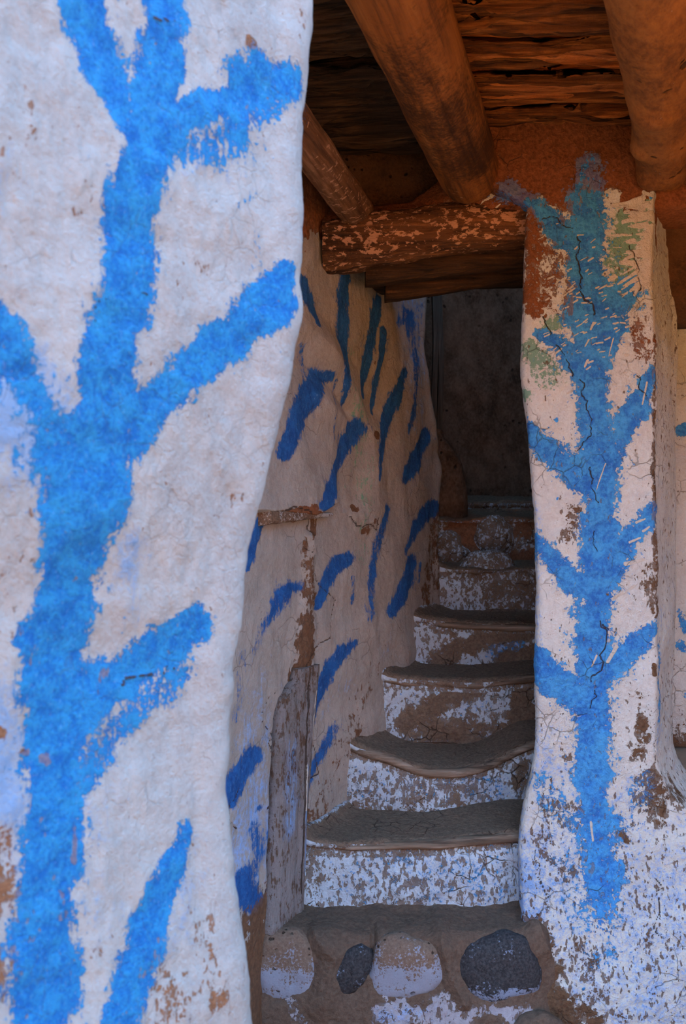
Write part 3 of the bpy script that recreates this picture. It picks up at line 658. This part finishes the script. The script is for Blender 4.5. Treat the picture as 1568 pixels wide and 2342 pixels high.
sill, _ = swept('trim_1', np.linspace(.45, .70, 20), lambda z: np.array([(1.0 + x, 3.12 + .24 * float(sst(.60, .72, z))) for x in np.linspace(0, 1.1, 50)] + [(2.1, 3.42), (1.0, 3.42)]), MT['tread'], lambda P, n: fbm(P, 9, 4, seed=63) * .02)
tag(sill, 'hollowed brown mud sill at the foot of the right recess', 'sill', kind='structure')

# ------------------------------------------------------------------ mud above the doorway
def over_top(x): return float(np.interp(x, [-.35, .05, .22, .34, .42, 1.3], [2.43, 2.46, 2.475, 2.56, 2.615, 2.62]))
xs = np.linspace(-.35, 1.6, 260); rows = 34
P = np.zeros((len(xs), rows + 4, 3))
for i, x in enumerate(xs):
    zt = over_top(x); zb = 2.36 + .05 * min(1, max(0, x - .30) / .12)
    ins = .085 if x < .6 else .055
    for j in range(rows):
        t = j / (rows - 1); z = zb + (zt - zb) * t
        P[i, j] = (x, float(np.interp(x, [.1, .35, .55], [3.075, 3.06, 2.965])) + ins * t * .8 - .02 * math.sin(t * 3.1), z)
    for j, (y, z) in enumerate([(3.2, zt + .02), (3.36, zt + .02), (3.36, zb), (3.2, zb)]): P[i, rows + j] = (x, y, z)
n_ = -normals(P, True); P = P + n_ * (fbm(P, 8, 4, seed=71) * .04 + fbm(P, 60, 3, seed=72) * .006)[..., None]
OS = Surf(0, 3.08, 1, 0, 1)
r = OS.paint(P, [[(1345,350,36,.75),(1345,470,45,.85)],[(1060,450,20,.3),(1120,440,40,.65),(1200,455,36,.8)]], .8, .3)
s = []
for k in range(60):
    u = rs.uniform(1020, 1200); v = 452 - (u - 1020) * .10 + rs.gauss(14, 16); L = rs.uniform(4, 16); s.append([(u, v, 1.6), (u + L, v - L * .9, 1.4)])
sp = OS.paint(P, s, .8, 0)
d = .55 + 0 * r; rc_ = OS.paint(P, [[(850,500,30,.5),(960,490,30,.6),(1060,470,24,.7)]], 1.2)
ow = grid('wall_above_door', P, MT['redmud'], flip=False, masks={'mask': M4(r, 0, 1.1 - rc_ * .9, 0, like=P), 'mask2': M4(sp, 0, .9, 0, like=P)})
tag(ow, 'red brown mud packing between the door lintel, the log ends and the pillar top', 'wall', kind='structure')

fl_, _ = swept('wall_over_door', np.linspace(2.36, 2.70, 24), lambda z: np.array([(x, 3.22) for x in np.linspace(-.5, 1.0, 80)] + [(1.0, 3.36), (-.5, 3.36)]), MT['darkmud'], lambda P, n: fbm(P, 9, 4, seed=75) * .05)
tag(fl_, 'dark mud in the gap above the lintel, between the log ends', 'wall', kind='structure')
def log(name, A, B, r0, r1, mat, label=None, cat=None, parent=None, nseg=90, nr=36, amp=.02, group=None, seed=0, flat=0.0, masksf=None, bend=0.0, knots=()):
    """a rough log from A to B; its local Y runs along it"""
    A, B = Vector(A), Vector(B); d = B - A; L = d.length
    loc = A; q = d.to_track_quat('Y', 'Z')
    t = np.linspace(0, 1, nseg); th = np.linspace(0, 2 * math.pi, nr, endpoint=False)
    R = (r0 + (r1 - r0) * t)[:, None] * np.ones(nr)[None]
    P = np.stack([R * np.cos(th), (t * L)[:, None] + 0 * R, R * np.sin(th)], -1)
    P[..., 0] += (bend * np.sin(t * math.pi))[:, None]
    n = P.copy(); n[..., 1] = 0; n /= np.maximum(np.linalg.norm(n, axis=-1, keepdims=True), 1e-6)
    P = P + n * (fbm(P, 5, 4, seed=seed + 81, st=(1, .5, 1)) * amp * 2 + fbm(P, 40, 3, seed=seed + 82, st=(1, .3, 1)) * amp * .3)[..., None]
    for (tt, ang, rr, h) in knots:
        dd = ((t[:, None] - tt) * L / rr) ** 2 + (((th[None] - ang + math.pi) % (2 * math.pi) - math.pi) * r0 / rr) ** 2
        P += n * (np.exp(-dd) * h)[..., None]
    # rounded ends
    e = .18 * r0
    k = np.clip(np.minimum(t * L, (1 - t) * L) / e, 0, 1); k = np.sqrt(1 - (1 - k) ** 2) * .14 + .86
    P[..., 0] *= k[:, None]; P[..., 2] *= k[:, None]
    masks = {'mask': masksf(P, L)} if masksf else {'mask': M4(0, 0, 0, 0, like=P)}
    o = grid(name, P, mat, flip=True, masks=masks, origin=(0, 0, 0))
    o.rotation_mode = 'QUATERNION'; o.rotation_quaternion = q; o.location = loc
    if parent is not None: o.parent = parent; o.location = loc - parent.location
    if label: tag(o, label, cat, group)
    return o
# door lintel: two stacked rough logs
def rough_beam(name, A, B, rad, mat, parent, seed, maskf, nseg=150, nr=44, amp=.02):
    A, B = np.array(A), np.array(B); L = np.linalg.norm(B - A); t = np.linspace(0, 1, nseg); th = np.linspace(0, 2 * math.pi, nr, endpoint=False)
    base = A + (B - A) * t[:, None]; rz = np.array(rad)
    P = np.zeros((nseg, nr, 3)); 
    c, s_ = np.cos(th), np.sin(th); c = np.sign(c) * np.abs(c) ** .75; s_ = np.sign(s_) * np.abs(s_) ** .75
    P[..., 0] = base[:, None, 0]; P[..., 1] = base[:, None, 1] + rz[0] * c; P[..., 2] = base[:, None, 2] + rz[1] * s_
    n = np.zeros_like(P); n[..., 1] = c; n[..., 2] = s_
    n /= np.linalg.norm(n, axis=-1, keepdims=True)
    P = P + n * (fbm(P, 7, 4, seed=seed) * amp * 2 + fbm(P, 45, 4, seed=seed + 1, st=(.15, 1, 1)) * amp)[..., None]
    return grid(name, P, mat, flip=True, masks={'mask': maskf(P)}, parent=parent)
lin = empty('door_lintel', (.3, 3.12, 2.2)); tag(lin, 'heavy rough wooden lintel daubed with mud and whitewash over the stair opening', 'lintel', kind='thing')
def lm(P):
    z = P[..., 2]; up = sst(2.20, 2.34, z + (.30 - P[..., 0]) * .16); return M4(up * (.8 + .6 * fbm(P, 8, 2)), OS.paint(P, [[(1140,450,30,.5),(1200,470,30,.5)]], 1), 0, 0, like=P)
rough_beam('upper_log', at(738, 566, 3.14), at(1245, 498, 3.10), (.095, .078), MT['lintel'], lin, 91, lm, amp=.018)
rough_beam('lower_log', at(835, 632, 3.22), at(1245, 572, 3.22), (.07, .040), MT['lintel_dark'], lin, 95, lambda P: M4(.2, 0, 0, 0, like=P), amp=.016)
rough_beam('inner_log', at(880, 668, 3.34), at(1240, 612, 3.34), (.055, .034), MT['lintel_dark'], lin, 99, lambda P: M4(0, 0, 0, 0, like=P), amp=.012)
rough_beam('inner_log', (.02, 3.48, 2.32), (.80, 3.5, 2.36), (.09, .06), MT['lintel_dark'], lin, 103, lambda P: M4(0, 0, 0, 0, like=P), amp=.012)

# ceiling logs
E = at(1075, 400, 3.01); S_ = (.11, 2.0, 2.535)
def ext(Sx, Ex, Y): t = (Y - Sx[1]) / (Ex[1] - Sx[1]); return tuple(Sx[k] + (Ex[k] - Sx[k]) * t for k in range(3))
def bigmask(P, L):
    t = P[..., 1] / L
    return M4(sst(.80, .98, t + fbm(P, 6, 3) * .3) * .9 * (P[..., 0] < .03), 0, 0, 0, like=P)
log('ceiling_log', ext(S_, E, 1.45), E, .098, .092, MT['log'], 'thick peeled orange brown log, middle and largest of the ceiling logs', 'beam', seed=1, amp=.012, masksf=bigmask, group='logs carrying the ceiling')
E3 = at(1522, 388, 3.0); S3 = (.62, 2.0, 2.53)
log('ceiling_log', ext(S3, E3, 1.45), E3, .095, .075, MT['mudlog'], 'gnarled mud coated log above the pillar at the right edge of the ceiling', 'beam', seed=5, amp=.020, group='logs carrying the ceiling', knots=[(.93, math.pi * 1.3, .05, .03), (.80, math.pi * 1.2, .04, .02), (.62, math.pi * 1.4, .05, .02)])
E2 = at(822, 492, 3.14); S2 = at(700, 325, 2.50)
def smask(P, L):
    t = P[..., 1] / L; return M4(.55 + fbm(P, 7, 2) * .5, OS.paint(P, [[(0,0,1)]], 1) + sst(.4, .5, t) * sst(.62, .5, t) * .45, 0, 0, like=P)
log('ceiling_log', ext(S2, E2, 1.45), E2, .05, .055, MT['log_small'], 'thin dark log flecked with pink paint, behind the foreground wall', 'beam', seed=9, amp=.010, masksf=smask, group='logs carrying the ceiling')

# palm planks across the logs
def plank(x0, x1, y0, y1, wdt, z, mat, seed, thick=.035):
    A = np.array([x0, y0, z]); B = np.array([x1, y1, z]); L = np.linalg.norm(B - A); nseg = 60; nr = 40
    t = np.linspace(0, 1, nseg); th = np.linspace(0, 2 * math.pi, nr, endpoint=False)
    P = np.zeros((nseg, nr, 3)); wv = wdt / 2 * (1 + .35 * (vnoise(np.stack([t * 5 + seed * 9, t * 0, t * 0 + seed], -1)) - .5))
    P[..., 0] = (t * L)[:, None]; P[..., 1] = wv[:, None] * np.sign(np.cos(th)) * np.abs(np.cos(th)) ** .6; P[..., 2] = thick / 2 * np.sin(th)
    P[..., 1] += ((vnoise(np.stack([t * 3 + seed * 5, t * 0 + 2, t * 0 + seed], -1)) - .5) * .035)[:, None]
    # long split fibres on the faces
    rid = np.abs(fbm(P + seed, 36, 4, seed=seed, st=(.07, 1.8, 1)))
    P[..., 2] += np.sign(P[..., 2]) * (rid * .13 - .014) + ((vnoise(np.stack([t * 2.5 + seed * 3, t * 0 + 5, t * 0], -1)) - .5) * .02)[:, None]
    P[..., 1] += fbm(P + seed, 22, 3, seed=seed + 3, st=(.4, 1, 1)) * .012
    o = grid('plank', P, mat, flip=True, parent=ceiling, origin=(0, 0, 0), smooth=True)
    o.location = Vector(A) - ceiling.location; o.rotation_euler = (rs.uniform(-.38, .38), rs.uniform(-.02, .02), math.atan2(y1 - y0, x1 - x0)); return o
def bayx(Y, which):
    if which == 1: return .11 + (Y - 2.0) * .26
    return .62 + (Y - 2.0) * .33
ys = [1.55, 1.68, 1.80, 1.92, 2.03, 2.14, 2.24, 2.335, 2.44, 2.54, 2.66, 2.765, 2.84, 2.92, 3.00, 3.08]
wd = [.13, .13, .12, .12, .11, .11, .10, .10, .11, .08, .15, .07, .075, .075, .07, .07]
for i, (y, ww) in enumerate(zip(ys, wd)):
    x0 = bayx(y, 1) - .12; x1 = bayx(y, 2) + .14; tl = np.interp(y, [2.2, 2.5, 3.0], [-.045, -.05, .0])
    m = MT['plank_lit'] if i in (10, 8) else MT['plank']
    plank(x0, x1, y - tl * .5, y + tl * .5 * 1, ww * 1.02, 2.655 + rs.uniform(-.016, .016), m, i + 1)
    if i in (7, 9, 11, 13):                                   # a thin second lath lying under the joint
        plank(x0 + .1, x1, y + .045 - tl * .5, y + .055 + tl * .5, .035, 2.632, MT['plank'], i + 60, .018)
for i, y in enumerate(np.arange(1.6, 3.25, .092)):
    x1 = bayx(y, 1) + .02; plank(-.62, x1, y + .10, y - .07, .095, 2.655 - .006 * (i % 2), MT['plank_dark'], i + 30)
tm, _ = swept('mud_soffit', np.array([2.50, 2.515, 2.54, 2.58, 2.62, 2.66, 2.70]), lambda z: np.array([(bayx(y, 2) + .05 + .03 * abs(z - 2.6), y) for y in np.linspace(1.5, 3.34, 60)] + [(2.5, y) for y in np.linspace(3.34, 1.5, 20)]), MT['orangemud'], flip=True)
bpy.data.objects.remove(tm)
xs = np.linspace(0, 1, 60); ysg = np.linspace(1.5, 3.36, 90)
P = np.zeros((90, 60 + 3, 3))
for i, y in enumerate(ysg):
    xa = bayx(y, 2) + .055
    for j, t in enumerate(xs): x = xa + (2.5 - xa) * t ** 1.6; P[i, j] = (x, y, 2.500 - .05 * math.sin(min(1, t * 6) * 1.57) + .02)
    P[i, 60] = (2.5, y, 2.71); P[i, 61] = (xa + .3, y, 2.71); P[i, 62] = (xa, y, 2.71)
P[:, :60, 2] += fbm(P[:, :60], 6, 5, seed=121) * .10
grid('mud_soffit', P, MT['orangemud'], parent=ceiling, flip=True)

# rock and mud filling the corner right of the pillar top
cr, _ = swept('wall_corner_mud', np.linspace(2.12, 2.62, 60), lambda z: np.array([(1.02 + x, 3.20 + .10 * float(sst(2.2, 2.1, z))) for x in np.linspace(0, 1.0, 90)] + [(2.02, 3.5), (1.02, 3.5)]), MT['darkmud'], lambda P, n: fbm(P, 8, 5, seed=131) * .08)
tag(cr, 'dark crumbling mud in the corner right of the pillar top', 'wall', kind='structure')

# straws sticking out of the mud under the planks
V, Q = [], []
for k in range(70):
    u = rs.choice([rs.uniform(1150, 1470), rs.uniform(1400, 1475)]); x, y, z = at(u, rs.uniform(352, 385), 3.07)
    L = rs.uniform(.02, .08); a = rs.uniform(0, 6.28); dz = rs.uniform(-.8, .3); dx, dy = math.cos(a), -abs(math.sin(a)) * .6
    p0 = np.array([x, y, z]); pts = [p0 + np.array([dx, dy, dz * s_]) * L * s_ for s_ in (0, .5, 1)]
    b = len(V)
    for p in pts:
        for (ox, oz) in ((-.0009, 0), (.0009, 0), (0, .0014)): V.append(p + (ox, 0, oz))
    for s_ in (0, 3):
        for j in range(3): Q.append((b + s_ + j, b + s_ + (j + 1) % 3, b + s_ + 3 + (j + 1) % 3, b + s_ + 3 + j))
tag(raw('straw', V, Q, MT['straw'], origin=at(1300, 380, 3.07)), 'loose straw ends sticking out of the mud under the planks', 'straw', kind='stuff')

# ------------------------------------------------------------------ stairs
stairs = empty('staircase', (.3, 3.0, 0)); tag(stairs, 'worn mud and whitewash staircase climbing between the painted wall and pillar', 'staircase')
RSU = lambda D: Surf(0, D, 1, 0, 1)
def step(D, lip, base, depth, riserdirt, drop=.012, nose=True, seed=0, lipr=.022, bulge=None, blue=(), xr=None, cover=(), nn=(0, 1), dlight=.30, reddish=0.0):
    """riser, rounded lip and tread as one solid; lip = [(u, v)] seen at distance D"""
    lp = sorted([((u - 784) / F * D, ZC - (v - 1171) / F * D) for u, v in lip]); lx = [p[0] for p in lp]; lz = [p[1] for p in lp]
    x0 = WX(D) - .16; x1 = xr or (.72 + .2 * (D - 3.0) + .04); xs = np.linspace(x0, x1, 330)
    Lz = np.interp(xs, lx, lz); Lz = np.convolve(np.pad(Lz, 12, 'edge'), np.ones(25) / 25, 'valid')
    nb, nl, nt = 70, 14, 60
    P = np.zeros((len(xs), nb + nl + nt + 3, 3))
    for i, (x, zt) in enumerate(zip(xs, Lz)):
        bl = bulge(x) if bulge else 0.0; yf = D - bl
        zb = zt - base
        pts = [(yf + .003 + .009 * max(0, t * 6 - 5), zb + (zt - lipr - zb) * t) for t in np.linspace(0, 1, nb)]
        pts += [(yf + lipr * (1 - math.cos(a)) + .002 - .006 * math.sin(a * 2), zt - lipr + lipr * math.sin(a)) for a in np.linspace(.1, math.pi / 2, nl)]
        pts += [(yf + lipr + (depth + bl - lipr + .02) * t, zt + drop * t ** 1.5 * 1.6 + (.02 * max(0, t - .86) / .14)) for t in np.linspace(0, 1, nt + 1)[1:]]
        pts += [(D + depth + .03, zb), (D + depth * .5, zb), (D + .06, zb)]
        P[i, :, 0] = x; P[i, :, 1:] = pts
    fil = np.exp(-np.maximum(0, P[..., 0] - WX(P[..., 1])) / .022); fw = np.zeros(P.shape[1]); fw[nb:nb + nl] = np.linspace(.35, .8, nl); fw[nb + nl:nb + nl + nt] = 1
    fil *= sst(4.1, 3.95, P[..., 1]); P[..., 2] += .028 * fil * fw
    n = -normals(P, True)
    am = np.ones(P.shape[1]); am[-3:] = 0; am[nb + nl:nb + nl + nt] = .35
    P0 = P.copy()
    P = P + n * ((fbm(P, 7, 3, seed=seed) * .03 + fbm(P, 32, 4, seed=seed + 1) * .014) * am)[..., None]
    S = RSU(D); mk = S.paint(P, riserdirt, 1.2, .5, seed)
    j = np.arange(P.shape[1])[None] + 0 * xs[:, None]
    isr = j < nb; d = np.where(isr, np.maximum(dlight, mk), 1.6)
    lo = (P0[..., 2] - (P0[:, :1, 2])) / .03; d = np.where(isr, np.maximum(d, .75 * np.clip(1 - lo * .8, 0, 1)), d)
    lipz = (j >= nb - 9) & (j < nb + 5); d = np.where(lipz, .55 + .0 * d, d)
    wsh = S.paint(P, blue, 1.2, .4) * isr
    d = np.where(~isr, d - 1.25 * fil * np.ones_like(d), d)
    cv = S.paint(P, cover, .8, .4); d = np.maximum(d, cv * isr)
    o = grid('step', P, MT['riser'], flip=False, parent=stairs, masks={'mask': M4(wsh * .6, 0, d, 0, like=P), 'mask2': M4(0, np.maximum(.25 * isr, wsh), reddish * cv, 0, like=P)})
    if nose:                                                  # half-buried wooden bar at the lip
        a, b = nn; k0, k1 = int(a * 329), int(b * 329); xx = xs[k0:k1 + 1:3]; zz = Lz[k0:k1 + 1:3]
        th = np.linspace(0, 2 * math.pi, 12, endpoint=False); Pn = np.zeros((len(xx), 12, 3))
        env = np.minimum(1, np.minimum(np.arange(len(xx)), np.arange(len(xx))[::-1]) / 12 + .25)
        for i, (x, z) in enumerate(zip(xx, zz)):
            bl = bulge(x) if bulge else 0.0
            Pn[i, :, 0] = x; Pn[i, :, 1] = D - bl + .013 + .019 * np.cos(th) * env[i]; Pn[i, :, 2] = z - .019 + .015 * np.sin(th) * env[i]
        nN = np.zeros_like(Pn); nN[..., 1] = np.cos(th); nN[..., 2] = np.sin(th)
        Pn = Pn + nN * (fbm(Pn, 30, 3, seed=seed + 5, st=(.2, 1, 1)) * .012 + fbm(Pn, 5, 2, seed=seed + 6) * .01)[..., None]
        g = grid('nosing', Pn, MT['nosing'], flip=True, parent=o); g.location = Vector(g.location) + stairs.location - (o.location + stairs.location) if False else g.location
        # parent=o places relative to o's local location, correct for the staircase offset
        g.location = g.location - stairs.location
    return o
# first step: top at knee height, wooden edge along most of it
step(3.0, [(640, 1915), (780, 1924), (1000, 1920), (1190, 1900), (1300, 1900)], .27, .30,
     [[(700,1960,24,.5),(720,2010,40,.5)],[(900,2075,160,.45)],[(1160,1990,30,.42)],[(740,1940,24,.6)]], seed=201, blue=[[(800,1990,80,.4),(1100,2000,120,.5)]], nn=(.22, .86), dlight=.30)
step(3.275, [(700, 1692), (780, 1697), (870, 1715), (960, 1748), (1040, 1752), (1110, 1742), (1215, 1690), (1300, 1690)], .22, .25,
     [[(1180,1790,26,.7),(1200,1740,20,.7)],[(960,1795,60,.5),(1080,1820,80,.5)],[(940,1830,160,.5)],[(1040,1800,10,.7),(1045,1840,10,.7)],[(800,1800,20,.4)]], seed=211, blue=[[(850,1780,60,.4),(1130,1800,60,.5)]],
     bulge=lambda x: .035 * math.exp(-((x - .30) / .18) ** 2), nn=(.15, .95))
step(3.50, [(800, 1538), (860, 1543), (960, 1550), (1100, 1556), (1225, 1540), (1300, 1540)], .23, .25,
     [[(930,1655,30,.9),(1000,1610,34,.95),(1060,1580,24,.9),(1110,1570,20,.8)],[(1190,1600,34,.9),(1200,1660,50,.9)],[(860,1640,30,.5)],[(980,1670,60,.8),(1100,1690,60,.8)],[(1080,1570,60,.5)]], seed=221, blue=[[(920,1600,40,.3),(1100,1610,40,.4)]], nn=(.2, 1))
step(3.73, [(880, 1404), (940, 1406), (1010, 1416), (1100, 1422), (1225, 1424), (1300, 1424)], .20, .26,
     [[(1000,1510,30,.9),(1060,1480,24,.9),(1130,1455,24,.85),(1210,1450,30,.8)],[(1170,1520,40,.9),(1220,1490,30,.9)],[(1020,1440,40,.6)],[(900,1490,20,.5)]], seed=231, blue=[[(1140,1490,26,.8),(1190,1470,20,.8)]], nn=(.25, 1))
step(3.98, [(940, 1296), (1000, 1296), (1100, 1300), (1225, 1296), (1320, 1296)], .24, .24,
     [[(1100,1340,60,.5),(1200,1350,80,.62)],[(1180,1390,60,.62)],[(1100,1300,40,.7),(1150,1320,30,.7)],[(1040,1240,30,.7)],[(1000,1390,60,.4)]], seed=241, nose=False, dlight=.38)
step(4.20, [(940, 1182), (1000, 1183), (1060, 1188), (1120, 1180), (1225, 1184), (1320, 1184)], .26, .42,
     [], seed=251, nose=False, dlight=.42, cover=[[(1060,1195,40,1.1),(1085,1230,34,1),(1060,1250,26,.9)],[(1150,1290,20,.9),(1230,1280,50,.9)],[(1200,1210,30,.8)]], reddish=.6)
step(4.62, [(940, 1146), (1100, 1147), (1320, 1147)], .14, .62, [], seed=261, nose=False, dlight=1.3)

# rounded stones bedded in the upper riser and in the bottom ledge
def stone(outline, D, thick, mat, label=None, parent=None, prot=.5, seed=0, maskf=None, name='stone', pw=.8, n_=40, tilt=0.0):
    pts = np.array([at(u, v, D) for u, v in outline]); c = pts.mean(0)
    ang = np.arctan2(pts[:, 2] - c[2], pts[:, 0] - c[0]); rad = np.hypot(pts[:, 2] - c[2], pts[:, 0] - c[0]); o = np.argsort(ang)
    th = np.linspace(-math.pi, math.pi, 64, endpoint=False)
    r = np.interp(th, ang[o], rad[o], period=2 * math.pi); r = np.convolve(np.pad(r, 3, 'wrap'), np.ones(7) / 7, 'valid')
    ph = np.linspace(.03, math.pi - .03, n_); P = np.zeros((n_, 64, 3))
    s_ = np.sin(ph) ** (pw * .7)
    P[..., 0] = c[0] + s_[:, None] * r * 1.09 * np.cos(th); P[..., 2] = c[2] + s_[:, None] * r * 1.09 * np.sin(th)
    P[..., 1] = D + (prot - .5) * 0 - (np.cos(ph) * thick)[:, None] + tilt * (P[..., 2] - c[2])
    dirn = P - c; dirn /= np.linalg.norm(dirn, axis=-1, keepdims=True)
    P = P + dirn * (fbm(P, 14, 4, seed=seed) * .030 + fbm(P, 70, 3, seed=seed + 1) * .003)[..., None]
    m = maskf(P, c) if maskf else M4(0, 0, 0, 0, like=P)
    g = grid(name, P, mat, flip=True, parent=parent, masks={'mask': m, 'mask2': M4(0, .1, 0, 0, like=P)})
    if label: g['label'] = label
    return g
top = [o for o in COL.objects if o.name.startswith('step')]
def sub(o): o.location = o.location - stairs.location; return o
st5 = top[5]; st4 = top[4]
sub(stone([(1092,1250),(1088,1220),(1105,1192),(1140,1184),(1165,1205),(1172,1240),(1160,1264),(1120,1268)], 4.212, .034, MT['riser'], parent=st5, seed=301, maskf=lambda P, c: M4(0, 0, .55, 0, like=P)))
sub(stone([(1000,1290),(996,1240),(1015,1215),(1045,1222),(1050,1250),(1075,1268),(1060,1300)], 4.21, .03, MT['riser'], parent=st5, seed=305, maskf=lambda P, c: M4(0, 0, .55, 0, like=P)))
sub(stone([(1055,1330),(1070,1275),(1110,1262),(1160,1275),(1172,1310),(1150,1340)], 4.05, .05, MT['riser'], parent=st4, seed=309, maskf=lambda P, c: M4(0, 0, .52, 0, like=P)))

# ---- bottom ledge of mud with field stones
led_parent = empty('stone_ledge', (.2, 2.86, 0)); tag(led_parent, 'low dark mud ledge with bedded stones at the foot of the stairs', 'ledge')
xs = np.linspace(-.50, .72, 400); nb, nl, nt = 150, 30, 60
LS = Surf(0, 2.82, 1, 0, 1)
P = np.zeros((400, nb + nl + nt + 3, 3))
for i, x in enumerate(xs):
    lift = .035 * math.exp(-((x + .32) / .09) ** 2); zt = .300 - .008 * math.sin(x * 9) + lift; rr = .05
    pts = [(2.815 + .01 * t - .02 * (1 - t), (zt - rr) * t) for t in np.linspace(0, 1, nb)]
    pts += [(2.825 + rr * (1 - math.cos(a)), zt - rr + rr * math.sin(a)) for a in np.linspace(.05, math.pi / 2, nl)]
    pts += [(2.875 + .20 * t, zt + .02 * t + .03 * max(0, t - .55)) for t in np.linspace(0, 1, nt + 1)[1:]]
    pts += [(3.09, 0), (3.0, 0), (2.9, 0)]
    pts = [(y + .10 * float(sst(.52, .66, x)), z) for y, z in pts]
    P[i, :, 0] = x; P[i, :, 1:] = pts
n = -normals(P, True); am = np.ones(P.shape[1]); am[-3:] = 0
dsp = fbm(P, 6, 3, seed=401) * .03 + fbm(P, 22, 4, seed=402) * .014 + fbm(P, 80, 2, seed=403) * .003
sock = LS.paint(P, [[(800,2225,52),(830,2190,44)],[(1105,2220,72),(1170,2215,70)],[(645,2215,66)],[(930,2215,62),(985,2215,48)]], 1.0, 0)
rim = LS.paint(P, [[(720,2150,10),(765,2190,16),(740,2290,22)],[(1010,2160,14),(1030,2230,14),(1060,2290,10)],[(1230,2140,14),(1260,2220,16),(1275,2342,20)]], 2.0, 0)
hol = LS.paint(P, [[(585,2140,10),(575,2200,9),(590,2260,10)],[(855,2150,6),(850,2230,5)]], 1.4, 0)
dsp = dsp - sock * .010 + rim * .022 - hol * .018
P = P + n * (dsp * am)[..., None]
lw = LS.paint(P, [[(880,2320,40),(980,2320,50),(1060,2330,40)],[(1080,2310,24),(1200,2310,30)],[(660,2290,22,.8),(690,2330,30,.8)],[(880,2280,20,.8)],[(600,2262,16,.5)]], 1.2, .6, 7)
lwash = LS.paint(P, [[(650,2290,50,.5),(700,2340,40,.5)],[(960,2300,40,.5),(850,2342,30,.5)]], 1.5, .5)
grid('mud_body', P, MT['ledge'], parent=led_parent, masks={'mask': M4(lwash * .25, 0, 1.5 - lw * 1.15, 0, like=P), 'mask2': M4(0, lwash, 0, 0, like=P)})
half = lambda lo, hi, amt=1.0: (lambda P, c: M4(amt * sst(hi, lo, P[..., 2]), 0, sst(lo, hi, P[..., 2]), 0, like=P))
z_ = lambda v, D=2.8: ZC - (v - 1171) / F * D
stone([(578,2225),(584,2160),(620,2128),(690,2132),(716,2170),(718,2230),(712,2270),(650,2282),(596,2268)], 2.850, .045, MT['palestone'], 'pale stone with a pitted muddy top, leftmost in the ledge', led_parent, seed=311, maskf=half(z_(2245), z_(2165)), pw=.6)
stone([(760,2262),(762,2222),(782,2185),(815,2166),(848,2168),(846,2200),(822,2238),(785,2268)], 2.846, .036, MT['basalt'], 'small dark oval stone leaning in the mud', led_parent, seed=315, maskf=lambda P, c: M4(.12, 0, 0, 0, like=P))
stone([(854,2262),(856,2190),(872,2156),(940,2150),(1000,2166),(1012,2200),(1006,2240),(960,2262),(905,2280)], 2.848, .040, MT['palestone'], 'pale block with blue grey lower face, middle of the ledge', led_parent, seed=319, maskf=half(z_(2240), z_(2160)), pw=.6)
stone([(1046,2205),(1055,2178),(1090,2158),(1165,2142),(1205,2152),(1222,2190),(1232,2240),(1226,2262),(1170,2276),(1100,2274),(1062,2246)], 2.846, .046, MT['basalt'], 'large dark basalt stone, rightmost in the ledge', led_parent, seed=323, maskf=lambda P, c: M4(.75 * sst(z_(2248), z_(2272), P[..., 2]) , 0, 0, 0, like=P), pw=.7)
stone([(1170,2380),(1180,2335),(1215,2322),(1260,2325),(1285,2350),(1270,2400)], 2.800, .035, MT['ledge'], 'brown stone low in the ledge', led_parent, seed=327, maskf=lambda P, c: M4(0, 0, 1.3, 0, like=P))
stone([(590,2342),(600,2290),(640,2286),(690,2300),(700,2360),(640,2390)], 2.83, .03, MT['ledge'], 'rough brown stone low in the ledge', led_parent, seed=331, maskf=lambda P, c: M4(0, 0, 1.0, 0, like=P))

# flat stone showing in the undercut of the stair wall
def sl(): 
    A = WS.hit(585, 1172); B = WS.hit(742, 1168); A, B = np.array(A), np.array(B); nseg = 60
    P = np.zeros((nseg, 20, 3)); th = np.linspace(0, 2 * math.pi, 20, endpoint=False); n3 = np.array([.89, -.456, 0])
    for i, t in enumerate(np.linspace(0, 1, nseg)):
        c = A + (B - A) * t; hh = .024 * (1 - .75 * t) ; cc = np.sign(np.cos(th)) * np.abs(np.cos(th)) ** .5; ss = np.sign(np.sin(th)) * np.abs(np.sin(th)) ** .5
        P[i] = c + n3 * (.005 + (.045 - .02 * t) * cc)[:, None] + np.array([0, 0, 1]) * (hh * ss)[:, None] + np.array([0, 0, -.012])
    P += (fbm(P, 25, 4, seed=341)[..., None]) * .012
    g = grid('stone', P, MT['slab'], flip=True, masks={'mask': M4(.25 + .6 * sst(.55, .95, np.linspace(0, 1, nseg))[:, None] * np.ones((1, 20)), 0, 0, 0, like=P)})
    w0 = g.location.copy(); g.parent = wsl; g.location = w0 - wsl.location; g['label'] = 'brown stone edge in the undercut plaster'
sl()
